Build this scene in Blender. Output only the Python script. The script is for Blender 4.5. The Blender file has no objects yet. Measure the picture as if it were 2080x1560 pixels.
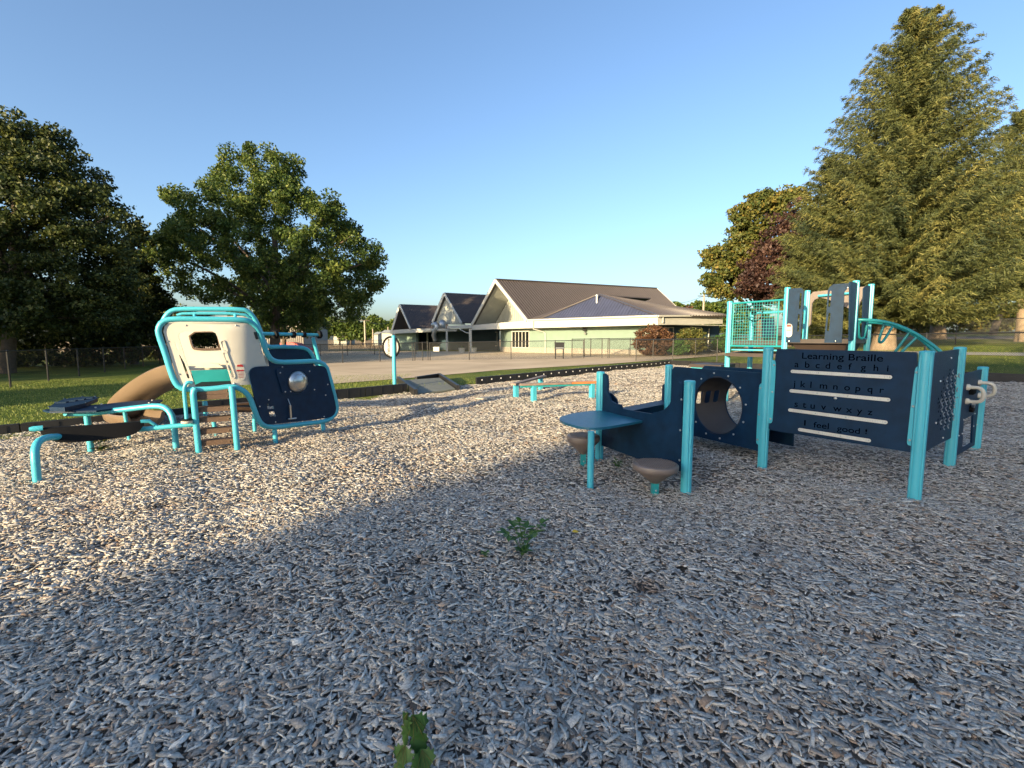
import bpy, math, random
import numpy as np
from mathutils import Vector, Matrix
from mathutils.geometry import delaunay_2d_cdt
rng=np.random.default_rng(7); random.seed(7)
C=bpy.context.scene.collection
V=Vector
# ---------------------------------------------------------------- camera model and terrain
F=940.;CX=1040.;CY=780.;DD=92.;H=1.4;M=.016
TH=math.atan(DD/F);ct=math.cos(TH);st=math.sin(TH)
def sstep(a,b,x):
    t=np.clip((x-a)/(b-a),0,1);return t*t*(3-2*t)
def gz(x,y):
    x=np.asarray(x,float);y=np.asarray(y,float)
    q=(x-7.63)*.855+(y-22.33)*.52
    r=np.where(q<0,0,np.where(q<8,.066*q,.528+.02*(q-8)))
    r=np.minimum(r,1.5)*sstep(-2,3,x-.5*y)
    return M*60*np.tanh(x/60)+r
def G(x,y): return float(gz(x,y))
def ray(u,v):
    x=(u-CX)/F;y=(CY-v)/F
    return (x,ct+y*st,-st+y*ct)
def at(u,v,h=0.):
    x,y,z=ray(u,v);t=(h-H)/(z-M*x);return V((x*t,y*t,H+z*t))
def atY(u,v,Y):
    x,y,z=ray(u,v);t=Y/y;return V((x*t,Y,H+z*t))
def onp(u,v,p,q):
    x,y,z=ray(u,v);nx,ny=-(q[1]-p[1]),q[0]-p[0]
    t=(nx*p[0]+ny*p[1])/(nx*x+ny*y);return V((x*t,y*t,H+z*t))
# ---------------------------------------------------------------- materials
def mat(name,col,rough=.5,metal=0.,var=.12,scale=6.,bump=0.,bscale=80.,col2=None,attr=None,trans=0.,spec=.5,tcol=None,ramp=None,detail=4.):
    m=bpy.data.materials.new(name);m.use_nodes=True;nt=m.node_tree;N=nt.nodes;L=nt.links
    b=N['Principled BSDF'];out=N['Material Output']
    b.inputs['Roughness'].default_value=rough;b.inputs['Metallic'].default_value=metal
    b.inputs['Specular IOR Level'].default_value=spec
    r=N.new('ShaderNodeValToRGB')
    if ramp:
        el=r.color_ramp.elements
        while len(el)<len(ramp): el.new(.5)
        for e,(p,c) in zip(el,ramp): e.position=p;e.color=(*c,1)
    else:
        c2=col2 or tuple(min(1,x*(1+var)) for x in col);c1=col if col2 else tuple(x*(1-var) for x in col)
        r.color_ramp.elements[0].color=(*c1,1);r.color_ramp.elements[1].color=(*c2,1)
        r.color_ramp.elements[0].position=.3 if not attr else 0.;r.color_ramp.elements[1].position=.7 if not attr else 1.
    tc=N.new('ShaderNodeTexCoord')
    if attr:
        a=N.new('ShaderNodeAttribute');a.attribute_name=attr;L.new(a.outputs['Fac'],r.inputs[0])
    else:
        n=N.new('ShaderNodeTexNoise');n.inputs['Scale'].default_value=scale;n.inputs['Detail'].default_value=detail
        L.new(tc.outputs['Object'],n.inputs['Vector']);L.new(n.outputs['Fac'],r.inputs[0])
    L.new(r.outputs[0],b.inputs['Base Color'])
    if bump:
        n2=N.new('ShaderNodeTexNoise');n2.inputs['Scale'].default_value=bscale;n2.inputs['Detail'].default_value=3
        L.new(tc.outputs['Object'],n2.inputs['Vector'])
        bp=N.new('ShaderNodeBump');bp.inputs['Strength'].default_value=bump;bp.inputs['Distance'].default_value=.02
        L.new(n2.outputs['Fac'],bp.inputs['Height']);L.new(bp.outputs[0],b.inputs['Normal'])
    if trans:
        t=N.new('ShaderNodeBsdfTranslucent');mx=N.new('ShaderNodeMixShader');mx.inputs[0].default_value=trans
        if tcol: t.inputs[0].default_value=(*tcol,1)
        else: L.new(r.outputs[0],t.inputs[0])
        L.new(b.outputs[0],mx.inputs[1]);L.new(t.outputs[0],mx.inputs[2]);L.new(mx.outputs[0],out.inputs[0])
    return m
def chainmat(name,col,size=.055,w=.05):
    m=bpy.data.materials.new(name);m.use_nodes=True;nt=m.node_tree;N=nt.nodes;L=nt.links
    b=N['Principled BSDF'];b.inputs['Base Color'].default_value=(*col,1);b.inputs['Roughness'].default_value=.5
    uv=N.new('ShaderNodeUVMap');sx=N.new('ShaderNodeSeparateXYZ');L.new(uv.outputs[0],sx.inputs[0])
    def mth(op,a,bb=None):
        n=N.new('ShaderNodeMath');n.operation=op
        for i,x in enumerate((a,bb)):
            if x is None: continue
            if isinstance(x,(int,float)): n.inputs[i].default_value=x
            else: L.new(x,n.inputs[i])
        return n.outputs[0]
    s1=mth('ADD',sx.outputs[0],sx.outputs[1]);s2=mth('SUBTRACT',sx.outputs[0],sx.outputs[1])
    def line(s): return mth('LESS_THAN',mth('ABSOLUTE',mth('SUBTRACT',mth('FRACT',mth('DIVIDE',s,size)),.5)),w)
    f=mth('MAXIMUM',line(s1),line(s2))
    t=N.new('ShaderNodeBsdfTransparent');mx=N.new('ShaderNodeMixShader')
    L.new(f,mx.inputs[0]);L.new(t.outputs[0],mx.inputs[1]);L.new(b.outputs[0],mx.inputs[2]);L.new(mx.outputs[0],N['Material Output'].inputs[0])
    return m
mt={}
mt['teal']=mat('teal_paint',(.06,.40,.50),.36,0,.06,3.,spec=.5)
mt['teal_dark']=mat('teal_green_paint',(.015,.24,.26),.35,0,.08)
mt['navy']=mat('navy_plastic',(.0032,.022,.055),.5,0,.2,9.,bump=.12,bscale=500,spec=.22)
mt['blue_table']=mat('blue_plastic',(.012,.12,.19),.4,0,.1,14.,bump=.15,bscale=500)
mt['groove']=mat('dark_engraving',(.0008,.002,.005),1.,spec=0.)
mt['white']=mat('white_plastic',(.56,.53,.455),.42,0,.03,5.,bump=.05,bscale=300)
mt['whitepaint']=mat('white_trim_paint',(.47,.465,.42),.55,0,.05,2.)
mt['tan']=mat('tan_plastic',(.165,.118,.078),.42,0,.06,3.,bump=.1,bscale=200)
mt['brown']=mat('brown_plastic',(.1,.06,.038),.5,0,.14,10.,bump=.2,bscale=300)
mt['taupe']=mat('taupe_plastic',(.165,.132,.115),.45,0,.08,10.,bump=.15,bscale=220)
mt['tunnel']=mat('dark_taupe_plastic',(.06,.052,.05),.6,0,.08,8.,spec=.25)
mt['rubber']=mat('black_rubber',(.004,.004,.0045),.7,spec=.2)
mt['black']=mat('black_metal',(.012,.012,.013),.45)
mt['steel']=mat('steel',(.55,.54,.52),.28,1.,.05)
mt['strip']=mat('brushed_strip',(.62,.62,.58),.45,.55,.05,20.)
mt['galv']=mat('galvanised',(.4,.42,.43),.4,.8,.1)
mt['red']=mat('red_print',(.45,.03,.03),.5)
mt['orange']=mat('orange_plank',(.5,.17,.05),.5)
mt['plank']=mat('grey_plank',(.2,.15,.12),.6,0,.2,12.)
mt['border']=mat('black_border_plastic',(.014,.014,.015),.5,0,.2)
mt['spot']=mat('grey_spike_head',(.5,.5,.48),.4)
mt['wall']=mat('sage_wall',(.17,.24,.2),.8,0,.05,1.5,bump=.1,bscale=40)
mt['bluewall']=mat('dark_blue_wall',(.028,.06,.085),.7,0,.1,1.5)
mt['foundation']=mat('cream_foundation',(.33,.3,.25),.8,0,.08,2.)
mt['gable']=mat('pale_gable_boards',(.34,.35,.31),.7,0,.06,2.)
mt['roof']=mat('brown_metal_roof',(.076,.064,.06),.4,.2,.06,1.)
mt['hip']=mat('sky_tinted_metal_roof',(.075,.085,.14),.32,.3,.1,1.)  # sky reflection on the hip slope put into its bluish base colour
mt['glass']=mat('dark_glass',(.01,.012,.014),.08,0,.02)
mt['bark']=mat('bark',(.1,.075,.055),.9,0,.3,6.,bump=.8,bscale=20)
mt['paletrunk']=mat('pale_spruce_bark',(.24,.18,.125),.9,0,.25,5.,bump=.9,bscale=16)
mt['pole']=mat('weathered_pole',(.35,.29,.22),.8)
mt['chain']=chainmat('chain_link',(.012,.013,.013))
mt['grid']=mt['teal_dark']
def leafmat(name,c0,c1,c2,trans=.3,rough=.55):
    return mat(name,None,rough,attr='rnd',trans=trans,spec=.3,ramp=[(0,c0),(.55,c1),(1,c2)])
mt['maple']=leafmat('maple_leaves',(.025,.055,.013),(.078,.122,.023),(.175,.2,.042))
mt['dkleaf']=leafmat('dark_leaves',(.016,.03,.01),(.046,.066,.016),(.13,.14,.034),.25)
mt['shadeleaf']=leafmat('dense_leaves',(.02,.04,.012),(.045,.075,.02),(.08,.1,.03),.05)
mt['redleaf']=leafmat('copper_leaves',(.028,.014,.013),(.06,.031,.026),(.11,.062,.045),.2)
mt['ygleaf']=leafmat('yellow_green_leaves',(.05,.075,.02),(.11,.12,.03),(.22,.17,.04))
mt['redbush']=leafmat('rusty_bush',(.05,.025,.018),(.12,.06,.035),(.2,.11,.05),.2)
mt['spruce']=leafmat('spruce_needles',(.035,.052,.024),(.105,.118,.036),(.23,.21,.065),.15,.6)
mt['weed']=leafmat('weed_leaves',(.03,.085,.018),(.06,.145,.03),(.12,.2,.05),.3,.5)
mt['yleaf']=mat('yellow_leaf',(.6,.4,.03),.5)
# ---------------------------------------------------------------- mesh builder
SPLIT={'bolt','sling_end','slot_trim','tone_ring'}
class MB:
    def __init__(s): s.v=[];s.f=[];s.ch=[]
    def add(s,vs,fs):
        s.ch.append(([tuple(x) for x in vs],[tuple(f) for f in fs]));o=len(s.v);s.v+= [tuple(x) for x in vs];s.f+=[tuple(i+o for i in f) for f in fs];return s
    def box(s,c,ax,ay,az):
        c=V(c);ax=V(ax);ay=V(ay);az=V(az)
        vs=[c+i*ax+j*ay+k*az for i in(-1,1) for j in(-1,1) for k in(-1,1)]
        fs=[(0,1,3,2),(4,6,7,5),(0,4,5,1),(2,3,7,6),(0,2,6,4),(1,5,7,3)]
        return s.add(vs,fs)
    def beam(s,p,q,w,h,up=(0,0,1)):
        p=V(p);q=V(q);d=q-p;l=d.length;d.normalize();up=V(up)
        r=d.cross(up);r.normalize();u=r.cross(d)
        return s.box((p+q)/2,d*l/2,r*w/2,u*h/2)
    def tube(s,pts,r,n=12,close=False,smooth=0):
        pts=[V(p) for p in pts]
        if smooth: pts=chaikin(pts,smooth,close)
        k=len(pts);rs=r if isinstance(r,(list,tuple)) else [r]*k
        if len(rs)!=k: rs=[rs[0]+(rs[-1]-rs[0])*i/(k-1) for i in range(k)]
        T=[]
        for i in range(k):
            a=pts[(i-1)%k] if close or i>0 else pts[i];b=pts[(i+1)%k] if close or i<k-1 else pts[i]
            d=b-a;d=d if d.length>1e-9 else V((0,0,1));T.append(d.normalized())
        nrm=T[0].orthogonal().normalized();vs=[];fs=[]
        for i in range(k):
            if i:
                nrm=nrm-T[i]*nrm.dot(T[i]);nrm.normalize()
            bn=T[i].cross(nrm)
            for j in range(n):
                a=2*math.pi*j/n;vs.append(pts[i]+(nrm*math.cos(a)+bn*math.sin(a))*rs[i])
        for i in range(k if close else k-1):
            i2=(i+1)%k
            for j in range(n):
                j2=(j+1)%n;fs.append((i*n+j,i*n+j2,i2*n+j2,i2*n+j))
        if not close:
            fs.append(tuple(range(n-1,-1,-1)));fs.append(tuple((k-1)*n+j for j in range(n)))
        return s.add(vs,fs)
    def lathe(s,base,prof,n=24,axis=(0,0,1)):
        base=V(base);ax=V(axis).normalized();a=ax.orthogonal().normalized();b=ax.cross(a);vs=[];fs=[]
        for r,z in prof:
            for j in range(n):
                t=2*math.pi*j/n;vs.append(base+ax*z+(a*math.cos(t)+b*math.sin(t))*r)
        for i in range(len(prof)-1):
            for j in range(n):
                j2=(j+1)%n;fs.append((i*n+j,i*n+j2,(i+1)*n+j2,(i+1)*n+j))
        fs.append(tuple(range(n-1,-1,-1)));fs.append(tuple((len(prof)-1)*n+j for j in range(n)))
        return s.add(vs,fs)
    def plate(s,outl,holes,th,fn,extra=()):
        """2-D outline with holes, thickness th; fn(x,y,z)->3-D"""
        loops=[outl]+list(holes);vv=[];ee=[];ff=[]
        for lp in loops:
            o=len(vv);n=len(lp);vv+=[V((p[0],p[1])) for p in lp];ee+=[(o+i,o+(i+1)%n) for i in range(n)]
            ff.append(list(range(o,o+n)))
        vv+=[V(p) for p in extra]
        r=delaunay_2d_cdt(vv,ee,[],0,1e-7)
        rv=r[0]
        def pin(x,y,lp):
            c=False;j=len(lp)-1
            for i in range(len(lp)):
                (x1,y1),(x2,y2)=lp[i][:2],lp[j][:2]
                if (y1>y)!=(y2>y) and x<(x2-x1)*(y-y1)/(y2-y1)+x1: c=not c
                j=i
            return c
        rf=[]
        for f in r[2]:
            x=sum(rv[i].x for i in f)/len(f);y=sum(rv[i].y for i in f)/len(f)
            if pin(x,y,outl) and not any(pin(x,y,h) for h in holes): rf.append(f)
        def area(f): return sum(rv[f[i]].x*rv[f[(i+1)%len(f)]].y-rv[f[(i+1)%len(f)]].x*rv[f[i]].y for i in range(len(f)))
        rf=[f if area(f)>0 else list(reversed(f)) for f in rf]
        n=len(rv);vs=[fn(p.x,p.y,0) for p in rv]+[fn(p.x,p.y,-th) for p in rv]
        fs=[tuple(f) for f in rf]+[tuple(i+n for i in reversed(f)) for f in rf]
        cnt={}
        for f in rf:
            for i in range(len(f)):
                cnt[(f[i],f[(i+1)%len(f)])]=1
        for (a,b) in cnt:
            if (b,a) not in cnt: fs.append((b,a,a+n,b+n))
        return s.add(vs,fs)
    def build(s,name,m,parent=None,smooth=None):
        if name in SPLIT and len(s.ch)>1:
            for vs,fs in s.ch:
                q=MB();q.add(vs,fs);o=q.build(name,m,parent,smooth)
            return o
        me=bpy.data.meshes.new(name);me.from_pydata(s.v,[],s.f);me.materials.append(mt[m] if isinstance(m,str) else m)
        o=bpy.data.objects.new(name,me);C.objects.link(o)
        if parent:
            o.parent=parent;p=parent;mw=Matrix.Identity(4)
            off=V((0,0,0));
            while p: off+=p.location;p=p.parent
            me.transform(Matrix.Translation(-off))
        if smooth:
            me.shade_smooth()
            me.set_sharp_from_angle(angle=math.radians(smooth))
        return o
def chaikin(p,it,close=False):
    for _ in range(it):
        q=[];n=len(p)
        if not close: q.append(p[0])
        for i in range(n if close else n-1):
            a,b=p[i],p[(i+1)%n];q+=[a*.75+b*.25,a*.25+b*.75]
        if not close: q.append(p[-1])
        p=q
    return p
def ch2(p,it=2):
    return [(a.x,a.y) for a in chaikin([V((x,y)) for x,y in p],it,True)]
def ell(cx,cy,rx,ry,n=32,rot=0):
    o=[]
    for i in range(n):
        a=2*math.pi*i/n;x=rx*math.cos(a);y=ry*math.sin(a);o.append((cx+x*math.cos(rot)-y*math.sin(rot),cy+x*math.sin(rot)+y*math.cos(rot)))
    return o
def npmesh(name,v,f,m,attr=None,parent=None,uv=None):
    me=bpy.data.meshes.new(name);v=np.asarray(v,np.float32);f=np.asarray(f,np.int32);k=f.shape[1]
    off=V((0,0,0));p=parent
    while p: off+=p.location;p=p.parent
    v=v-np.array(off,np.float32)
    me.vertices.add(len(v));me.vertices.foreach_set('co',v.ravel())
    me.loops.add(f.size);me.loops.foreach_set('vertex_index',f.ravel())
    me.polygons.add(len(f));me.polygons.foreach_set('loop_start',np.arange(0,f.size,k,dtype=np.int32))
    me.update(calc_edges=True)
    for an,av in (attr or {}).items():
        a=me.attributes.new(an,'FLOAT','POINT');a.data.foreach_set('value',np.asarray(av,np.float32))
    me.materials.append(mt[m] if isinstance(m,str) else m)
    o=bpy.data.objects.new(name,me);C.objects.link(o);o.parent=parent
    return o
def tag(o,label=None,cat=None,group=None,kind=None):
    for k,x in(('label',label),('category',cat),('group',group),('kind',kind)):
        if x: o[k]=x
    return o
def thing(name,label,cat,loc,group=None):
    o=bpy.data.objects.new(name,None);C.objects.link(o);o.location=V(loc);o.empty_display_size=.1
    return tag(o,label,cat,group)
def plane_fn(p,q,off=0.,out=None):
    """panel frame on vertical plane p->q (ground points); fn(s,z,d): s metres along, z world height, d along outward normal"""
    p=V((p[0],p[1],0));q=V((q[0],q[1],0));d=(q-p).normalized();n=V((d.y,-d.x,0))
    def fn(s,z,w): 
        r=p+d*s+n*(w+off);r.z=z;return r
    def inv(u,v):
        w=onp(u,v,(p+n*off)[:2],(q+n*off)[:2]);return ((w-p).dot(d),w.z)
    return fn,inv,d,n
# ================================================================ GROUND
def grid_sheet(name,xs,ys,zf,m,mask=None):
    X,Y=np.meshgrid(xs,ys);Z=zf(X,Y);v=np.stack([X.ravel(),Y.ravel(),Z.ravel()],1)
    nx,ny=len(xs),len(ys);i=np.arange(nx*ny).reshape(ny,nx)
    f=np.stack([i[:-1,:-1].ravel(),i[:-1,1:].ravel(),i[1:,1:].ravel(),i[1:,:-1].ravel()],1)
    if mask is not None:
        c=v[f].mean(1);f=f[mask(c[:,0],c[:,1])]
        used=np.unique(f);re=np.full(len(v),-1);re[used]=np.arange(len(used));v=v[used];f=re[f]
    return npmesh(name,v,f,m)
def lawnmat():
    m=bpy.data.materials.new('lawn');m.use_nodes=True;nt=m.node_tree;N=nt.nodes;L=nt.links;b=N['Principled BSDF']
    tc=N.new('ShaderNodeTexCoord')
    def noise(s,d=5.):
        n=N.new('ShaderNodeTexNoise');n.inputs['Scale'].default_value=s;n.inputs['Detail'].default_value=d;L.new(tc.outputs['Object'],n.inputs['Vector']);return n
    r=N.new('ShaderNodeValToRGB');r.color_ramp.elements[0].position=.32;r.color_ramp.elements[1].position=.7
    r.color_ramp.elements[0].color=(.07,.12,.02,1);r.color_ramp.elements[1].color=(.21,.225,.05,1)
    L.new(noise(.6,8.).outputs[0],r.inputs[0])
    r2=N.new('ShaderNodeValToRGB');r2.color_ramp.elements[0].position=.35;r2.color_ramp.elements[1].position=.65
    r2.color_ramp.elements[0].color=(.55,.55,.55,1);r2.color_ramp.elements[1].color=(1.35,1.35,1.3,1)
    nn=noise(26,6.);L.new(nn.outputs[0],r2.inputs[0])
    mx=N.new('ShaderNodeMixRGB');mx.blend_type='MULTIPLY';mx.inputs[0].default_value=1
    L.new(r.outputs[0],mx.inputs[1]);L.new(r2.outputs[0],mx.inputs[2])
    # tan dry field far away
    sp=N.new('ShaderNodeSeparateXYZ');L.new(tc.outputs['Object'],sp.inputs[0])
    mr=N.new('ShaderNodeMapRange');mr.inputs[1].default_value=62;mr.inputs[2].default_value=80;L.new(sp.outputs[1],mr.inputs[0])
    m2=N.new('ShaderNodeMixRGB');m2.inputs[2].default_value=(.36,.25,.13,1);L.new(mr.outputs[0],m2.inputs[0]);L.new(mx.outputs[0],m2.inputs[1])
    L.new(m2.outputs[0],b.inputs['Base Color']);b.inputs['Roughness'].default_value=.9;b.inputs['Specular IOR Level'].default_value=.15
    bp=N.new('ShaderNodeBump');bp.inputs['Strength'].default_value=.9;bp.inputs['Distance'].default_value=.05;L.new(noise(60,4.).outputs[0],bp.inputs['Height']);L.new(bp.outputs[0],b.inputs['Normal'])
    return m
mt['lawn']=lawnmat()
ax=np.concatenate([np.linspace(-600,-60,15)[:-1],np.linspace(-60,60,121),np.linspace(60,600,15)[1:]])
ay=np.concatenate([np.linspace(-120,-20,6)[:-1],np.linspace(-20,70,91),np.linspace(70,900,18)[1:]])
def zlawn(x,y): return gz(x,y)-.2*(inbed(x,y)>.6)
A0=np.array([7.63,22.33]);dA=np.array([-.728,-.686]);dB=np.array([.52,-.854])
def bedcoord(x,y):
    # coordinates along A and B borders from the far corner
    det=dA[0]*dB[1]-dA[1]*dB[0];px=np.asarray(x)-A0[0];py=np.asarray(y)-A0[1]
    return (px*dB[1]-py*dB[0])/det,(dA[0]*py-dA[1]*px)/det
def inbed(x,y):
    a,b=bedcoord(x,y);return np.minimum(a,b)
tag(grid_sheet('lawn',ax,ay,zlawn,'lawn'),kind='structure')
def zm(x,y):
    x=np.asarray(x);y=np.asarray(y)
    w=.012*np.sin(3.1*x+1.3*y+1)+.010*np.sin(1.7*x-2.9*y)+.008*np.sin(5.3*x+4.1*y+2)+.007*np.sin(-4.7*x+6.3*y)+.02*np.sin(.8*x+.5*y+2)
    for hx,hy,r,d in HOLES:
        w=w-d*np.exp(-((x-hx)**2+(y-hy)**2)/r**2)
    return gz(x,y)+w+.012
def zbase(x,y):
    w=zm(x,y)-.012
    for hx,hy,r,d in HOLES: w=w-(d+.02)*np.exp(-((x-hx)**2+(y-hy)**2)/(r+.25)**2)
    return w
HOLES=[]
for u,v,r,d in((1310,1192,.07,.06),(850,1146,.06,.04),(985,1345,.07,.012),(1750,1290,.1,.008),(1590,1105,.12,.008),(190,1040,.1,.03),(215,1115,.09,.03),(500,905,.5,.03),(330,1040,.08,.03),(120,1010,.12,.04),(700,880,.2,.02),(500,1250,.1,.03)):
    p=at(u,v);HOLES.append((p.x,p.y,r,d))
mt['mulchbase']=mat('mulch_base',(.09,.078,.068),.95,0,.4,60.,bump=.6,bscale=90,col2=(.22,.2,.175))
def bedmask(x,y): return (inbed(x,y)>.0)
tag(grid_sheet('mulch_bed',np.arange(-22,24,.2),np.arange(-12,23,.2),zbase,'mulchbase',bedmask),kind='structure')
# chips
def chips():
    P=[];S=[]
    def sample(y0,y1,dens,sc):
        # wedge region slightly wider than the view
        n=int(dens*(y1-y0)*(1.2*(y0+y1)+4.8));y=rng.uniform(y0,y1,int(n*1.25));hw=1.2*y+2.4;k=rng.random(len(y))<hw/(1.2*y1+2.4);y=y[k];hw=hw[k];x=rng.uniform(-1,1,len(y))*hw
        k=inbed(x,y)>.12;P.append(np.stack([x[k],y[k]],1));S.append(np.full(k.sum(),sc))
    sample(.6,2.3,4800,1.);sample(2.3,4.2,3000,1.);sample(4.2,7,1500,1.1);sample(7,12,900,1.18);sample(12,22.4,480,1.45)
    p=np.concatenate(P);s=np.concatenate(S);n=len(p)
    L=rng.lognormal(math.log(.041),.48,n)*s;L=np.where(rng.random(n)<.18,L*.5,L);L=np.minimum(L,.11*s);W=np.minimum(rng.lognormal(math.log(.0115),.5,n)*s,L*.8);T=rng.uniform(.0015,.0042,n)*s
    a=rng.uniform(0,2*np.pi,n);tx=rng.normal(0,.12,n);ty=rng.normal(0,.2,n)
    ca,sa=np.cos(a),np.sin(a)
    ex=np.stack([ca*np.cos(tx),sa*np.cos(tx),np.sin(tx)],1)
    e2=np.stack([-sa*np.cos(ty),ca*np.cos(ty),np.sin(ty)],1);ez=np.cross(ex,e2);ez/=np.linalg.norm(ez,axis=1)[:,None];ey=np.cross(ez,ex)
    z=zm(p[:,0],p[:,1])+np.abs(rng.normal(0.003,.008,n))*s**.5
    c=np.stack([p[:,0],p[:,1],z],1)
    sg=np.array([(-1,-1,-1),(1,-1,-1),(1,1,-1),(-1,1,-1),(-1,-1,1),(1,-1,1),(1,1,1),(-1,1,1)],float)
    jit=1+rng.uniform(-.5,.15,(n,8,2));jit[:,4:]=jit[:,:4]*.97
    sh=rng.uniform(-.5,.5,(n,1))
    lx=sg[None,:,0]*jit[:,:,0]*(L/2)[:,None]+sg[None,:,1]*sh*(W/2)[:,None]
    ly=sg[None,:,1]*jit[:,:,1]*(W/2)[:,None];lz=sg[None,:,2]*(T/2)[:,None]
    v=c[:,None,:]+lx[...,None]*ex[:,None]+ly[...,None]*ey[:,None]+lz[...,None]*ez[:,None]
    fq=np.array([(4,5,6,7),(0,1,5,4),(1,2,6,5),(2,3,7,6),(3,0,4,7)])
    f=(fq[None]+8*np.arange(n)[:,None,None]).reshape(-1,4)
    rnd=np.clip(rng.beta(2.2,2.2,n),0,1)
    br=np.clip(rng.random(n)**6,0,1)*.8
    # browner, fresher wood in kicked-up hollows and in broad drifts
    for hx,hy,r,d in HOLES:
        br=np.maximum(br,(.1+15*d*(.4+.6*rng.random(n)))*np.exp(-((p[:,0]-hx)**2+(p[:,1]-hy)**2)/(1.5*r)**2))
    br=np.clip(br+.16*np.clip(np.sin(1.3*p[:,0]+.4)*np.sin(1.1*p[:,1]+.7*p[:,0]),0,1)*rng.random(n),0,1)
    return npmesh('wood_chips',v.reshape(-1,3),f,'chip',{'rnd':np.repeat(rnd,8),'br':np.repeat(br,8)})
def chipmat():
    m=mat('weathered_chips',None,.8,attr='rnd',spec=.25,ramp=[(0,(.15,.138,.125)),(.3,(.39,.37,.335)),(.7,(.56,.535,.48)),(1,(.76,.725,.65))])
    nt=m.node_tree;N=nt.nodes;L=nt.links;b=N['Principled BSDF'];r=[n for n in N if n.type=='VALTORGB'][0]
    a=N.new('ShaderNodeAttribute');a.attribute_name='br'
    mx=N.new('ShaderNodeMixRGB');mx.blend_type='MULTIPLY';mx.inputs[2].default_value=(.62,.36,.2,1);L.new(a.outputs['Fac'],mx.inputs[0]);L.new(r.outputs[0],mx.inputs[1])
    tc=N.new('ShaderNodeTexCoord');n=N.new('ShaderNodeTexNoise');n.inputs['Scale'].default_value=130;n.inputs['Detail'].default_value=3
    L.new(tc.outputs['Object'],n.inputs['Vector'])
    r2=N.new('ShaderNodeValToRGB');r2.color_ramp.elements[0].position=.3;r2.color_ramp.elements[1].position=.7
    r2.color_ramp.elements[0].color=(.62,.62,.62,1);r2.color_ramp.elements[1].color=(1.2,1.2,1.2,1);L.new(n.outputs[0],r2.inputs[0])
    m2=N.new('ShaderNodeMixRGB');m2.blend_type='MULTIPLY';m2.inputs[0].default_value=1;L.new(mx.outputs[0],m2.inputs[1]);L.new(r2.outputs[0],m2.inputs[2])
    L.new(m2.outputs[0],b.inputs['Base Color']);return m
mt['chip']=chipmat()
tag(chips(),'grey weathered wood chips covering the play area','wood chips',kind='stuff')
# concrete yard, sidewalk and road
def poly_sheet(name,pts,m,lift,step=1.2):
    pts=np.array(pts);x0,y0=pts.min(0);x1,y1=pts.max(0)
    from mathutils.geometry import intersect_point_line
    # clip polygon by triangulating with a grid of interior points
    vv=[V((float(a),float(b))) for a,b in pts];n=len(vv);ee=[(i,(i+1)%n) for i in range(n)]
    gx=np.arange(x0+step/2,x1,step);gy=np.arange(y0+step/2,y1,step)
    for a in gx:
        for b in gy: vv.append(V((float(a),float(b))))
    r=delaunay_2d_cdt(vv,ee,[list(range(n))],1,1e-5)
    v=[(p.x,p.y,G(p.x,p.y)+lift) for p in r[0]]
    me=bpy.data.meshes.new(name);me.from_pydata(v,[],[list(f) if sum(r[0][f[i]].x*r[0][f[(i+1)%len(f)]].y-r[0][f[(i+1)%len(f)]].x*r[0][f[i]].y for i in range(len(f)))>0 else list(reversed(f)) for f in r[2]])
    me.materials.append(mt[m]);o=bpy.data.objects.new(name,me);C.objects.link(o);return tag(o,kind='structure')
mt['concrete']=mat('tan_concrete',(.42,.32,.205),.85,0,.2,.35,bump=.2,bscale=30,col2=(.58,.46,.305),detail=9.)
def joints(m):
    nt=m.node_tree;N=nt.nodes;L=nt.links;b=N['Principled BSDF'];src=b.inputs['Base Color'].links[0].from_socket
    tc=N.new('ShaderNodeTexCoord');mp=N.new('ShaderNodeMapping');mp.inputs['Rotation'].default_value=(0,0,-.756);L.new(tc.outputs['Object'],mp.inputs['Vector'])
    bk=N.new('ShaderNodeTexBrick');bk.offset=0;bk.inputs['Scale'].default_value=1;bk.inputs['Brick Width'].default_value=3.;bk.inputs['Row Height'].default_value=3.;bk.inputs['Mortar Size'].default_value=.018
    bk.inputs['Color1'].default_value=(1,1,1,1);bk.inputs['Color2'].default_value=(.9,.9,.9,1);bk.inputs['Mortar'].default_value=(.35,.33,.3,1);L.new(mp.outputs[0],bk.inputs['Vector'])
    mu=N.new('ShaderNodeMixRGB');mu.blend_type='MULTIPLY';mu.inputs[0].default_value=1;L.new(src,mu.inputs[1]);L.new(bk.outputs[0],mu.inputs[2]);L.new(mu.outputs[0],b.inputs['Base Color'])
joints(mt['concrete'])
mt['signface']=mat('dull_white_sign',(.33,.325,.31),.5,0,.05)
mt['shed']=mat('grey_shed_metal',(.17,.17,.165),.6,0,.1)
mt['ramp']=mat('grey_green_mat',(.13,.14,.12),.85,0,.15,6.,bump=.3,bscale=60)
mt['deckmat']=mat('dark_brown_coating',(.035,.024,.02),.5)
mt['asphalt']=mat('old_asphalt',(.11,.1,.095),.9,0,.15,1.,bump=.2,bscale=30)
mt['pathcon']=mat('pale_sidewalk',(.3,.29,.26),.9,0,.1,1.)
poly_sheet('concrete_yard',[(-5.9,15.2),(-3.6,17.2),(-.55,20.6),(5.14,24.2),(14.4,31.7),(20,36),(20,38),(8,40),(0,50),(-8,56),(-16,62),(-34,70),(-40,60),(-26,36),(-9,15.6)],'concrete',.02)
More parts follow.
